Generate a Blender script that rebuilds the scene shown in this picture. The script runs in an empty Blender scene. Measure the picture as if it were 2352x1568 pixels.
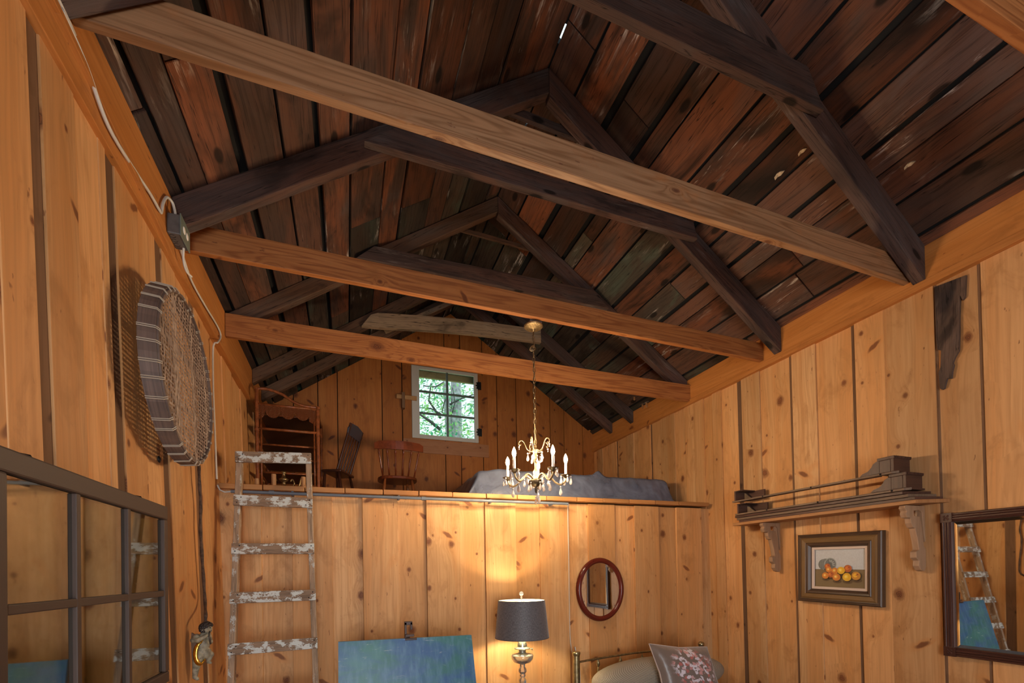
import bpy, math, random
from mathutils import Vector, Matrix

S = bpy.context.scene
COL = S.collection
EYE = 1.5
# ------------------------------------------------------------------ camera
CX, F, PY = 0.8906, 1035.55, 1300.94
YAW, PIT, ROL = 0.3501, 0.0095, -0.0169


def cam_axes():
    cy, sy = math.cos(YAW), math.sin(YAW)
    r = Vector((cy, -sy, 0)); f = Vector((sy, cy, 0)); u = Vector((0, 0, 1))
    c, s = math.cos(PIT), math.sin(PIT)
    f, u = f * c + u * s, -f * s + u * c
    c, s = math.cos(ROL), math.sin(ROL)
    r, u = r * c + u * s, -r * s + u * c
    return r, f, u


AX = cam_axes()
camd = bpy.data.cameras.new('camera')
camd.sensor_width = 36
camd.lens = 36 * F / 2352
camd.shift_y = (PY - 784) / 2352
camd.clip_start = 0.05
cam = bpy.data.objects.new('camera', camd)
M = Matrix((AX[0], AX[2], -AX[1])).transposed().to_4x4()
M.translation = Vector((CX, 0, EYE))
cam.matrix_world = M
COL.objects.link(cam)
S.camera = cam


def at(u, v, ax, val):
    """Where the sight line through photo point (u, v) meets the plane axis = val."""
    d = AX[0] * ((u - 1176) / F) - AX[2] * ((v - PY) / F) + AX[1]
    o = Vector((CX, 0, EYE))
    return o + d * ((val - o[ax]) / d[ax])


# ------------------------------------------------------------------ world, daylight, exposure
S.view_settings.view_transform = 'Standard'
S.view_settings.look = 'None'
S.view_settings.gamma = 1
S.view_settings.use_curve_mapping = False
S.view_settings.exposure = 0.08
S.cycles.use_denoising = True
S.cycles.max_bounces = 7
S.cycles.transparent_max_bounces = 16
S.cycles.sample_clamp_indirect = 6
W = bpy.data.worlds.new('world'); S.world = W
W.use_nodes = True
wn = W.node_tree.nodes; wl = W.node_tree.links
bg = wn['Background']
sky = wn.new('ShaderNodeTexSky')
sky.sky_type = 'HOSEK_WILKIE'
sky.turbidity = 4
sky.sun_direction = (0.4, 0.5, 0.75)
mixn = wn.new('ShaderNodeMix'); mixn.data_type = 'RGBA'
mixn.inputs[0].default_value = 0.75
wl.new(sky.outputs[0], mixn.inputs[6]); mixn.inputs[7].default_value = (0.75, 0.95, 1.0, 1)
wl.new(mixn.outputs[2], bg.inputs[0])
bg.inputs[1].default_value = 1.7


def light(name, kind, loc, energy, color, size=1, sy=None, aim=None, radius=None):
    l = bpy.data.lights.new(name, kind)
    l.energy = energy; l.color = color
    if kind == 'AREA':
        l.shape = 'RECTANGLE'; l.size = size; l.size_y = sy or size
    if radius is not None: l.shadow_soft_size = radius
    o = bpy.data.objects.new(name, l); o.location = loc
    if aim: o.rotation_euler = (Vector(aim) - Vector(loc)).to_track_quat('-Z', 'Y').to_euler()
    COL.objects.link(o)
    return o


sun = light('sun', 'SUN', (6, 12, 12), 4.0, (1.0, 0.97, 0.9)); sun.data.angle = 0.01
sun.rotation_euler = Vector((-0.4, -0.5, -0.75)).to_track_quat('-Z', 'Y').to_euler()
# unseen fill lights added behind the camera to brighten the room
light('back_fill_low', 'AREA', (.9, -2.38, 1.15), 120, (0.95, 0.97, 1.0), 1.5, 2.1, aim=(2.6, 3, -.4))
light('back_fill_high', 'AREA', (2.3, -2.38, 4.0), 4, (0.93, 0.96, 1.0), 1.0, 0.9, aim=(2.3, 3, 3.4))

random.seed(11)
RND = random.Random(5)

# ------------------------------------------------------------------ mesh helpers


class MB:
    def __init__(self):
        self.v, self.f, self.uv, self.t = [], [], [], []

    def face(self, idx, uvs, tint):
        self.f.append(tuple(idx)); self.uv.append([tuple(q) for q in uvs]); self.t.append(tint)

    def tint(self, t=None):
        return t if t is not None else (RND.random(), RND.random(), RND.random())

    def bar(self, A, B, tint=None, uvo=None):
        """Loft between two quads (A near end, B far end); the grain runs from A to B."""
        t = self.tint(tint); o = len(self.v)
        A = [Vector(p) for p in A]; B = [Vector(p) for p in B]
        self.v += A + B
        u0, v0 = uvo if uvo else (RND.uniform(0, 60), RND.uniform(0, 60))
        cA = sum(A, Vector()) / 4; cB = sum(B, Vector()) / 4
        ax = (cB - cA); L = ax.length or 1; ax = ax / L
        per = u0
        fl = []
        for i in range(4):
            j = (i + 1) % 4; w = (A[j] - A[i]).length
            q = [A[i], A[j], B[j], B[i]]
            uv = [(per + (w if k in (1, 2) else 0), v0 + (p - cA).dot(ax)) for k, p in enumerate(q)]
            fl.append(([o + i, o + j, o + 4 + j, o + 4 + i], uv)); per += w
        h = (A[1] - A[0]).length; w = (A[2] - A[1]).length
        fl.append(([o + 3, o + 2, o + 1, o], [(u0 + 7, v0 + w * .12), (u0 + 7 + h, v0 + w * .12), (u0 + 7 + h, v0), (u0 + 7, v0)]))
        fl.append(([o + 4, o + 5, o + 6, o + 7], [(u0 + 9, v0), (u0 + 9 + h, v0), (u0 + 9 + h, v0 + w * .12), (u0 + 9, v0 + w * .12)]))
        n = (A[1] - A[0]).cross(A[3] - A[0])
        if n.dot(ax) > 0:      # keep normals outward
            fl = [(list(reversed(a)), list(reversed(b))) for a, b in fl]
        for a, b in fl: self.face(a, b, t)

    def box(self, lo, hi, axis=None, tint=None):
        lo = Vector(lo); hi = Vector(hi); d = hi - lo
        if axis is None: axis = max(range(3), key=lambda k: d[k])
        a, b = [(1, 2), (2, 0), (0, 1)][axis]

        def P(e, x, y):
            p = Vector((0, 0, 0)); p[axis] = e; p[a] = x; p[b] = y
            return p
        A = [P(lo[axis], lo[a], lo[b]), P(lo[axis], hi[a], lo[b]), P(lo[axis], hi[a], hi[b]), P(lo[axis], lo[a], hi[b])]
        B = [P(hi[axis], lo[a], lo[b]), P(hi[axis], hi[a], lo[b]), P(hi[axis], hi[a], hi[b]), P(hi[axis], lo[a], hi[b])]
        self.bar(A, B, tint)

    def beam(self, p0, p1, w, h, up=(0, 0, 1), tint=None, taper=1.0):
        p0 = Vector(p0); p1 = Vector(p1); d = (p1 - p0).normalized()
        s = d.cross(Vector(up)).normalized(); u = s.cross(d).normalized()
        c = [(-1, -1), (1, -1), (1, 1), (-1, 1)]
        A = [p0 + s * (x * w / 2) + u * (y * h / 2) for x, y in c]
        B = [p1 + s * (x * w / 2 * taper) + u * (y * h / 2 * taper) for x, y in c]
        self.bar(A, B, tint)

    def tube(self, pts, r, n=8, closed=False, tint=None, caps=True, flat=1.0):
        pts = [Vector(p) for p in pts]; N = len(pts)
        rs = r if isinstance(r, (list, tuple)) else [r] * N
        t = self.tint(tint); o = len(self.v)
        u0, v0 = RND.uniform(0, 40), RND.uniform(0, 40)
        nrm = None; ln = 0; lens = []
        for i, p in enumerate(pts):
            if closed: d = pts[(i + 1) % N] - pts[i - 1]
            else: d = pts[min(i + 1, N - 1)] - pts[max(i - 1, 0)]
            if d.length < 1e-9: d = Vector((0, 0, 1))
            d.normalize()
            if nrm is None:
                nrm = d.orthogonal().normalized()
            else:
                nrm = (nrm - d * nrm.dot(d))
                nrm = nrm.normalized() if nrm.length > 1e-6 else d.orthogonal().normalized()
            b = d.cross(nrm)
            if i: ln += (p - pts[i - 1]).length
            lens.append(ln)
            for k in range(n):
                a = 2 * math.pi * k / n
                self.v.append(p + nrm * (math.cos(a) * rs[i]) + b * (math.sin(a) * rs[i] * flat))
        R = N if closed else N - 1
        for i in range(R):
            j = (i + 1) % N; lj = lens[j] if j else ln + .01
            for k in range(n):
                k2 = (k + 1) % n; c = 2 * math.pi * rs[i] / n
                self.face([o + i * n + k, o + i * n + k2, o + j * n + k2, o + j * n + k],
                          [(u0 + k * c, v0 + lens[i]), (u0 + (k + 1) * c, v0 + lens[i]), (u0 + (k + 1) * c, v0 + lj), (u0 + k * c, v0 + lj)], t)
        if caps and not closed:
            for base, rev in ((o, True), (o + (N - 1) * n, False)):
                idx = [base + k for k in range(n)]
                if rev: idx.reverse()
                self.face(idx, [(u0, v0)] * n, t)

    def lathe(self, prof, c=(0, 0, 0), n=20, axis=(0, 0, 1), tint=None, caps=True, sx=1, wob=None):
        """prof: list of (radius, height) along the axis from c."""
        a = Vector(axis).normalized()
        if abs(a.z) > .999: x = Vector((1, 0, 0)); a = Vector((0, 0, 1 if a.z > 0 else -1))
        else: x = a.cross(Vector((0, 0, 1))).normalized()
        y = a.cross(x); c = Vector(c); t = self.tint(tint); o = len(self.v)
        for i, (r, h) in enumerate(prof):
            for k in range(n):
                th = 2 * math.pi * k / n
                rr = r * (wob(th, i) if wob else 1)
                self.v.append(c + a * h + x * (math.cos(th) * rr * sx) + y * (math.sin(th) * rr))
        N = len(prof)
        for i in range(N - 1):
            for k in range(n):
                k2 = (k + 1) % n
                self.face([o + i * n + k, o + i * n + k2, o + (i + 1) * n + k2, o + (i + 1) * n + k],
                          [(k / n, prof[i][1]), ((k + 1) / n, prof[i][1]), ((k + 1) / n, prof[i + 1][1]), (k / n, prof[i + 1][1])], t)
        if caps:
            if prof[0][0] > 1e-5: self.face([o + k for k in reversed(range(n))], [(0, 0)] * n, t)
            if prof[-1][0] > 1e-5: self.face([o + (N - 1) * n + k for k in range(n)], [(0, 0)] * n, t)

    def prism(self, poly, e0, e1, fr, tint=None):
        """Extrude a 2D outline: fr(a, b, e) -> point; e from e0 to e1."""
        n = len(poly); o = len(self.v); t = self.tint(tint)
        ar = sum(poly[i][0] * poly[(i + 1) % n][1] - poly[(i + 1) % n][0] * poly[i][1] for i in range(n))
        if ar < 0: poly = list(reversed(poly))
        P = [Vector(fr(a, b, e0)) for a, b in poly]; Q = [Vector(fr(a, b, e1)) for a, b in poly]
        x = Vector(fr(1, 0, 0)) - Vector(fr(0, 0, 0)); y = Vector(fr(0, 1, 0)) - Vector(fr(0, 0, 0)); z = (Vector(fr(0, 0, 1)) - Vector(fr(0, 0, 0))) * (e1 - e0)
        flip = x.cross(y).dot(z) < 0
        self.v += P + Q
        u0, v0 = RND.uniform(0, 40), RND.uniform(0, 40)
        fs = [([o + i for i in reversed(range(n))], [(u0 + poly[i][0], v0 + poly[i][1]) for i in reversed(range(n))]),
              ([o + n + i for i in range(n)], [(u0 + poly[i][0], v0 + poly[i][1]) for i in range(n)])]
        w = abs(e1 - e0)
        for i in range(n):
            j = (i + 1) % n
            fs.append(([o + i, o + j, o + n + j, o + n + i], [(u0, v0 + poly[i][1]), (u0, v0 + poly[j][1]), (u0 + w, v0 + poly[j][1]), (u0 + w, v0 + poly[i][1])]))
        for a, b in fs:
            if flip: a = list(reversed(a)); b = list(reversed(b))
            self.face(a, b, t)

    def ball(self, c, r, n=12, m=8, s=(1, 1, 1), tint=None, R=None):
        t = self.tint(tint); o = len(self.v); c = Vector(c)
        for i in range(m + 1):
            ph = math.pi * i / m
            for k in range(n):
                th = 2 * math.pi * k / n
                p = Vector((math.sin(ph) * math.cos(th) * r * s[0], math.sin(ph) * math.sin(th) * r * s[1], -math.cos(ph) * r * s[2]))
                if R: p = R @ p
                self.v.append(c + p)
        for i in range(m):
            for k in range(n):
                k2 = (k + 1) % n
                self.face([o + i * n + k, o + i * n + k2, o + (i + 1) * n + k2, o + (i + 1) * n + k],
                          [(k / n, i / m), ((k + 1) / n, i / m), ((k + 1) / n, (i + 1) / m), (k / n, (i + 1) / m)], t)

    def grid(self, fn, nu, nv, tint=None, su=1, sv=1):
        t = self.tint(tint); o = len(self.v)
        for i in range(nu + 1):
            for j in range(nv + 1): self.v.append(Vector(fn(i / nu, j / nv)))
        q = nv + 1
        for i in range(nu):
            for j in range(nv):
                self.face([o + i * q + j, o + (i + 1) * q + j, o + (i + 1) * q + j + 1, o + i * q + j + 1],
                          [(i / nu * su, j / nv * sv), ((i + 1) / nu * su, j / nv * sv), ((i + 1) / nu * su, (j + 1) / nv * sv), (i / nu * su, (j + 1) / nv * sv)], t)

    def mesh(self, name, mat, org, smooth):
        me = bpy.data.meshes.new(name)
        org = Vector(org)
        me.from_pydata([tuple(Vector(p) - org) for p in self.v], [], self.f)
        me.uv_layers.new(name='UVMap')
        me.color_attributes.new(name='tint', type='FLOAT_COLOR', domain='CORNER')
        uv = me.uv_layers['UVMap']; ca = me.color_attributes['tint']
        k = 0; ud = []; cd = []
        for u, t in zip(self.uv, self.t):
            for q in u:
                ud += [q[0], q[1]]; cd += [t[0], t[1], t[2], 1]
        uv.uv.foreach_set('vector', ud); ca.data.foreach_set('color', cd)
        if smooth: me.polygons.foreach_set('use_smooth', [True] * len(me.polygons))
        me.materials.append(mat.m if isinstance(mat, NT) else mat)
        me.update()
        return me

    def build(self, name, mat, parent=None, org=None, smooth=False, bevel=0, seg=2, auto=None):
        base = Vector(org) if org is not None else (wloc(parent) if parent else Vector((0, 0, 0)))
        me = self.mesh(name, mat, base, smooth)
        o = bpy.data.objects.new(name, me); COL.objects.link(o)
        if parent:
            o.parent = parent; o.location = base - wloc(parent)
        else: o.location = base
        if bevel:
            b = o.modifiers.new('bevel', 'BEVEL'); b.width = bevel; b.segments = seg; b.limit_method = 'ANGLE'
        if smooth and auto is not None:
            me.set_sharp_from_angle(angle=auto)
        return o


def wloc(o):
    v = Vector((0, 0, 0))
    while o: v += o.location; o = o.parent
    return v


def tag(o, label=None, cat=None, group=None, kind=None):
    if label: o['label'] = label
    if cat: o['category'] = cat
    if group: o['group'] = group
    if kind: o['kind'] = kind
    return o


def thing(name, loc, label, cat, group=None):
    o = bpy.data.objects.new(name, None); o.empty_display_size = .05
    COL.objects.link(o); o.location = loc
    return tag(o, label, cat, group)


def copy_tree(o, parent=None):
    c = o.copy(); COL.objects.link(c)
    if parent: c.parent = parent
    for ch in list(KIDS(o)): copy_tree(ch, c)
    return c


def KIDS(o): return [x for x in list(bpy.data.objects) if x.parent == o]


def structure(o): o['kind'] = 'structure'; return o


# ------------------------------------------------------------------ materials


class NT:
    def __init__(self, name):
        self.m = bpy.data.materials.new(name); self.m.use_nodes = True
        self.n = self.m.node_tree.nodes; self.l = self.m.node_tree.links
        self.b = self.n['Principled BSDF']; self.out = self.n['Material Output']

    def setin(self, s, v):
        if isinstance(v, bpy.types.NodeSocket): self.l.new(v, s)
        elif v is not None:
            if isinstance(v, tuple) and len(v) == 3 and s.type == 'RGBA': v = (*v, 1)
            s.default_value = v

    def math(self, op, a, b=None, c=None, clamp=False):
        n = self.n.new('ShaderNodeMath'); n.operation = op; n.use_clamp = clamp
        self.setin(n.inputs[0], a); self.setin(n.inputs[1], b)
        if c is not None: self.setin(n.inputs[2], c)
        return n.outputs[0]

    def noise(self, vec, scale=1, detail=2, rough=.5, dist=0):
        n = self.n.new('ShaderNodeTexNoise'); self.l.new(vec, n.inputs['Vector'])
        n.inputs['Scale'].default_value = scale; n.inputs['Detail'].default_value = detail
        n.inputs['Roughness'].default_value = rough; n.inputs['Distortion'].default_value = dist
        return n.outputs[0]

    def comb(self, x, y, z=0.0):
        n = self.n.new('ShaderNodeCombineXYZ')
        self.setin(n.inputs[0], x); self.setin(n.inputs[1], y); self.setin(n.inputs[2], z)
        return n.outputs[0]

    def mix(self, f, a, b, mode='MIX'):
        n = self.n.new('ShaderNodeMix'); n.data_type = 'RGBA'; n.blend_type = mode
        self.setin(n.inputs[0], f); self.setin(n.inputs[6], a); self.setin(n.inputs[7], b)
        return n.outputs[2]

    def ramp(self, f, lo, hi, a=0.0, b=1.0, smooth=True):
        if lo > hi: lo, hi, a, b = hi, lo, b, a
        n = self.n.new('ShaderNodeMapRange')
        n.interpolation_type = 'SMOOTHSTEP' if smooth else 'LINEAR'
        self.setin(n.inputs[0], f)
        for i, v in ((1, lo), (2, hi), (3, a), (4, b)): n.inputs[i].default_value = v
        return n.outputs[0]

    def uv(self):
        n = self.n.new('ShaderNodeUVMap'); n.uv_map = 'UVMap'
        s = self.n.new('ShaderNodeSeparateXYZ'); self.l.new(n.outputs[0], s.inputs[0])
        return s.outputs[0], s.outputs[1], n.outputs[0]

    def tintrgb(self):
        n = self.n.new('ShaderNodeVertexColor'); n.layer_name = 'tint'
        s = self.n.new('ShaderNodeSeparateColor'); self.l.new(n.outputs[0], s.inputs[0])
        return s.outputs[0], s.outputs[1], s.outputs[2], n.outputs[0]

    def obj(self):
        return self.n.new('ShaderNodeTexCoord').outputs['Object']

    def set(self, color=None, rough=None, metal=None, **k):
        B = self.b.inputs
        if color is not None: self.setin(B['Base Color'], color)
        if rough is not None: self.setin(B['Roughness'], rough)
        if metal is not None: self.setin(B['Metallic'], metal)
        for a, v in k.items(): self.setin(B[a.replace('_', ' ')], v)

    def bump(self, h, strength=.3, dist=.002):
        n = self.n.new('ShaderNodeBump'); n.inputs['Strength'].default_value = strength
        n.inputs['Distance'].default_value = dist
        self.l.new(h, n.inputs['Height']); self.l.new(n.outputs[0], self.b.inputs['Normal'])


def wood(name, light_c, dark_c, knot_c, warm_c, knots=.5, grain=.5, rough=.6, kx=4.0, ky=3.2, var=.35, warmth=.5, rings=.35, gfreq=55, bump=.25, spec=.35):
    t = NT(name)
    u, v, _ = t.uv(); r, g, b, _ = t.tintrgb()
    seed = t.math('MULTIPLY', r, 31.0)
    w0 = t.noise(t.comb(t.math('MULTIPLY', u, 3), t.math('MULTIPLY', v, .7), seed), 1, 2)
    # knots
    vo = t.n.new('ShaderNodeTexVoronoi'); vo.voronoi_dimensions = '2D'; vo.feature = 'F1'
    dw = t.math('MULTIPLY', t.math('SUBTRACT', w0, .5), .25)
    t.l.new(t.comb(t.math('ADD', t.math('MULTIPLY', u, kx), t.math('ADD', seed, dw)), t.math('MULTIPLY', v, ky)), vo.inputs['Vector'])
    vo.inputs['Scale'].default_value = 1
    sc = t.n.new('ShaderNodeSeparateColor'); t.l.new(vo.outputs['Color'], sc.inputs[0])
    gate = t.math('LESS_THAN', sc.outputs[0], knots)
    size = t.math('ADD', t.math('MULTIPLY', t.math('POWER', sc.outputs[1], 2.0), .085), .03)
    dn = t.math('DIVIDE', vo.outputs['Distance'], size)
    dn = t.math('ADD', dn, t.math('MULTIPLY', t.math('SUBTRACT', t.noise(t.comb(t.math('MULTIPLY', u, 34), t.math('MULTIPLY', v, 24), seed), 1, 4, .65), .5), 1.3))
    kmask = t.math('MULTIPLY', t.ramp(dn, 1.1, .55), gate)
    kring = t.math('MULTIPLY', t.ramp(dn, 1.7, 1.0), gate)
    halo = t.math('MULTIPLY', t.math('POWER', 2.718, t.math('MULTIPLY', dn, -.45)), gate)
    # long grain
    uu = t.math('ADD', t.math('ADD', u, t.math('MULTIPLY', w0, .10)), t.math('MULTIPLY', halo, .07))
    fine = t.noise(t.comb(t.math('MULTIPLY', uu, gfreq), t.math('MULTIPLY', v, 1.6), seed), 1, 4, .62)
    broad = t.noise(t.comb(t.math('MULTIPLY', uu, 9), t.math('MULTIPLY', v, .45), seed), 1, 2)
    ph = t.math('ADD', t.math('MULTIPLY', broad, 75), t.math('MULTIPLY', halo, 22))
    ring = t.math('POWER', t.math('ADD', t.math('MULTIPLY', t.math('SINE', ph), .5), .5), 3.0)
    gfac = t.math('ADD', t.math('MULTIPLY', t.ramp(fine, .35, .7), grain), t.math('MULTIPLY', ring, rings), clamp=True)
    wf = t.ramp(broad, .38, .66, 0, warmth)
    c = t.mix(wf, light_c, warm_c)
    c = t.mix(t.math('MULTIPLY', g, warmth), c, warm_c)
    c = t.mix(t.math('MULTIPLY', gfac, .9), c, dark_c)
    c = t.mix(t.math('MULTIPLY', halo, .6), c, tuple(x * .72 for x in warm_c))
    c = t.mix(t.math('MULTIPLY', kring, .6), c, knot_c)
    kr = t.math('ADD', t.math('MULTIPLY', t.math('SINE', t.math('MULTIPLY', dn, 17.0)), .5), .5)
    c = t.mix(t.math('MULTIPLY', kmask, .8), c, t.mix(kr, tuple(x * .35 for x in knot_c), tuple(x * 1.6 for x in knot_c)))
    # smudges, saw marks, specks
    sm = t.noise(t.comb(t.math('MULTIPLY', u, 6), t.math('MULTIPLY', v, 3.2), t.math('ADD', seed, 71.0)), 1, 5, .62, .5)
    c = t.mix(t.ramp(sm, .52, .72, 0, .55), c, tuple(x * .62 for x in warm_c))
    saw = t.math('MULTIPLY', t.math('SINE', t.math('ADD', t.math('MULTIPLY', v, 900), t.math('MULTIPLY', w0, 30))), t.ramp(sm, .35, .6, .08, 0))
    c = t.mix(t.math('ABSOLUTE', saw), c, dark_c)
    # dark flecks and feathered streaks beside knots
    fl = t.noise(t.comb(t.math('MULTIPLY', u, 45), t.math('MULTIPLY', v, 14), seed), 1, 3)
    c = t.mix(t.ramp(fl, .70, .76, 0, .7), c, knot_c)
    st = t.noise(t.comb(t.math('MULTIPLY', uu, 7), t.math('MULTIPLY', v, 2.6), t.math('ADD', seed, 9.0)), 1, 3, .6, .4)
    c = t.mix(t.ramp(st, .60, .75, 0, .5), c, warm_c)
    # spike knots: slanted feathered streaks
    for sg in (1, -1):
        ca, sa = .84, .54 * sg
        p = t.math('ADD', t.math('MULTIPLY', u, ca * 2.6), t.math('MULTIPLY', v, sa * 2.6))
        q = t.math('SUBTRACT', t.math('MULTIPLY', v, ca * 7.5), t.math('MULTIPLY', u, sa * 7.5))
        v2 = t.n.new('ShaderNodeTexVoronoi'); v2.voronoi_dimensions = '2D'; v2.inputs['Scale'].default_value = 1
        wob = t.math('MULTIPLY', t.math('SUBTRACT', t.noise(t.comb(t.math('MULTIPLY', u, 22), t.math('MULTIPLY', v, 9), seed), 1, 3), .5), .22)
        t.l.new(t.comb(t.math('ADD', t.math('ADD', p, seed), 5.0 * sg), t.math('ADD', q, wob)), v2.inputs['Vector'])
        s2 = t.n.new('ShaderNodeSeparateColor'); t.l.new(v2.outputs['Color'], s2.inputs[0])
        g2 = t.math('LESS_THAN', s2.outputs[2], knots * .07)
        c = t.mix(t.math('MULTIPLY', t.ramp(v2.outputs['Distance'], .34, .12, 0, .6), g2), c, warm_c)
        c = t.mix(t.math('MULTIPLY', t.ramp(v2.outputs['Distance'], .17, .08, 0, .85), g2), c, knot_c)
    val = t.math('ADD', t.math('MULTIPLY', b, var), 1 - var / 2)
    c = t.mix(1.0, c, t.comb(val, val, val), 'MULTIPLY')
    t.set(c, rough, 0, Specular_IOR_Level=spec)
    t.bump(t.math('ADD', fine, t.math('MULTIPLY', kmask, -.6)), bump, .0015)
    return t.m


def oldwood(name, base, red, grey, bright=1.0, redf=.6, greyf=.35, white=.25, var=.7, bump=.6):
    t = NT(name)
    u, v, _ = t.uv(); r, g, b, _ = t.tintrgb()
    seed = t.math('MULTIPLY', r, 31.0)
    w0 = t.noise(t.comb(t.math('MULTIPLY', u, 4), t.math('MULTIPLY', v, .9), seed), 1, 3)
    uu = t.math('ADD', u, t.math('MULTIPLY', w0, .12))
    fine = t.noise(t.comb(t.math('MULTIPLY', uu, 60), t.math('MULTIPLY', v, 2.2), seed), 1, 5, .65)
    pat = t.noise(t.comb(t.math('MULTIPLY', uu, 5), t.math('MULTIPLY', v, 1.1), t.math('ADD', seed, 3.0)), 1, 4, .6, .6)
    pat2 = t.noise(t.comb(t.math('MULTIPLY', uu, 3.2), t.math('MULTIPLY', v, 1.4), t.math('ADD', seed, 17.0)), 1, 4, .55, .8)
    wht = t.noise(t.comb(t.math('MULTIPLY', uu, 22), t.math('MULTIPLY', v, 2.4), t.math('ADD', seed, 27.0)), 1, 5, .7, .5)
    wgt = t.noise(t.comb(t.math('MULTIPLY', u, 2.1), t.math('MULTIPLY', v, 1.3), t.math('ADD', seed, 37.0)), 1, 2)
    rf = t.math('MULTIPLY', t.ramp(pat, .36, .62), t.math('MULTIPLY', t.ramp(g, .15, .9, .25, 1), redf))
    c = t.mix(rf, base, red)
    crk = t.noise(t.comb(t.math('MULTIPLY', uu, 38), t.math('MULTIPLY', v, .9), t.math('ADD', seed, 51.0)), 1, 3, .5, .3)
    c = t.mix(t.math('MULTIPLY', t.ramp(pat2, .48, .7), greyf), c, grey)
    c = t.mix(t.ramp(fine, .45, .75, 0, .6), c, tuple(x * .25 for x in base))
    c = t.mix(t.math('MULTIPLY', t.ramp(pat2, .46, .28), .75), c, tuple(x * .22 for x in base))
    c = t.mix(t.math('MULTIPLY', t.math('MULTIPLY', t.ramp(wht, .54, .68), t.ramp(wgt, .52, .66)), white), c, (.55, .5, .46))
    vo = t.n.new('ShaderNodeTexVoronoi'); vo.voronoi_dimensions = '2D'
    t.l.new(t.comb(t.math('ADD', t.math('MULTIPLY', u, 3.5), seed), t.math('MULTIPLY', v, 1.7)), vo.inputs['Vector'])
    vo.inputs['Scale'].default_value = 1
    sc = t.n.new('ShaderNodeSeparateColor'); t.l.new(vo.outputs['Color'], sc.inputs[0])
    gate = t.math('LESS_THAN', sc.outputs[0], .35)
    c = t.mix(t.math('MULTIPLY', t.ramp(vo.outputs['Distance'], .11, .06), t.math('MULTIPLY', gate, .85)), c, (.006, .004, .003))
    c = t.mix(t.ramp(t.math('ABSOLUTE', t.math('SUBTRACT', crk, .5)), .012, .0, 0, .85), c, (.006, .004, .004))
    val = t.math('MULTIPLY', t.math('ADD', t.math('MULTIPLY', b, var), 1 - var / 2), bright)
    c = t.mix(1.0, c, t.comb(val, val, val), 'MULTIPLY')
    t.set(c, .8, 0, Specular_IOR_Level=.25)
    t.bump(t.math('ADD', fine, t.math('MULTIPLY', pat, .8)), bump, .004)
    return t.m


def plain(name, c, rough=.6, metal=0, noise=0, nscale=20, bump=0, **k):
    t = NT(name)
    if noise:
        nz = t.noise(t.obj(), nscale, 4, .6)
        col = t.mix(t.ramp(nz, .3, .7), tuple(x * (1 - noise) for x in c), tuple(min(1, x * (1 + noise)) for x in c))
        t.set(col, rough, metal, **k)
        if bump: t.bump(nz, bump, .003)
    else: t.set(c, rough, metal, **k)
    return t.m


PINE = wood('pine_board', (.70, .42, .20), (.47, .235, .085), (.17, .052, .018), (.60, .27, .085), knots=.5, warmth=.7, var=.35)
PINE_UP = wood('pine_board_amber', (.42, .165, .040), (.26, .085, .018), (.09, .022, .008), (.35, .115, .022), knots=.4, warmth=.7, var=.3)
PINE_DULL = wood('pine_batten_brown', (.20, .115, .065), (.13, .07, .036), (.06, .03, .018), (.18, .09, .045), knots=.3, warmth=.5, rough=.8)
BEAM = wood('beam_fir', (.44, .185, .062), (.22, .068, .018), (.12, .035, .012), (.38, .135, .035), knots=.4, kx=3.4, ky=2.2, warmth=.5, rings=.7, gfreq=70)
TRIMW = wood('trim_pine', (.56, .24, .07), (.38, .14, .03), (.15, .04, .015), (.48, .175, .035), knots=.3, kx=3, ky=2, warmth=.7)
ROOFW = oldwood('roof_plank', (.066, .038, .028), (.235, .076, .030), (.085, .078, .08), white=1.0, redf=.75, var=1.1)
ROOFW2 = oldwood('roof_plank_far', (.055, .042, .032), (.13, .062, .033), (.075, .105, .08), white=.9, redf=.5, greyf=.7, var=.9)  # darker, greener tone for the planks farther back
RAFT = oldwood('rafter_wood', (.070, .046, .040), (.15, .065, .04), (.10, .09, .09), redf=.5, greyf=.5, white=.15, var=.3)
RAFTL = oldwood('rafter_wood_brown', (.12, .070, .045), (.18, .08, .04), (.13, .105, .085), redf=.5, greyf=.5, white=.1, var=.3)
BEAMG = wood('beam_weathered', (.33, .19, .10), (.18, .085, .036), (.11, .04, .02), (.38, .15, .05), knots=.35, kx=3.4, ky=1.6, warmth=.25, rings=.7, gfreq=75)
BLEACH = oldwood('collar_wood_pale', (.36, .26, .17), (.30, .19, .11), (.42, .34, .25), redf=.4, greyf=.5, white=.2, var=.2, bump=.3)
BLACK = plain('roof_gap_black', (.006, .005, .005), .95)
# ------------------------------------------------------------------ measures of the room
WR = 4.6                 # between the two wall plates
ZTL, ZTR, ZA, XA = 3.607, 3.664, 5.192, 2.326     # roof boards: left eave, right eave, ridge
YG, YF = 6.31, -2.45     # gable wall, front wall
DECK = 2.2


def xl(z): return .015 + .026 * (1.85 - z)
def xr(z): return 4.643 - .008 * (z - .6)
def roofz(x): return ZTL + (ZA - ZTL) * x / XA if x < XA else ZTR + (ZA - ZTR) * (WR - x) / (WR - XA)


# floor
m = MB()
x = -.3
while x < 5.0:
    w = RND.uniform(.13, .16); m.box((x, YF - .1, -.04), (x + w - .003, YG + .1, 0), 1); x += w
structure(m.build('floor', wood('floor_board', (.30, .16, .075), (.16, .08, .035), (.07, .03, .012), (.26, .12, .05)), bevel=.002))


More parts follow.
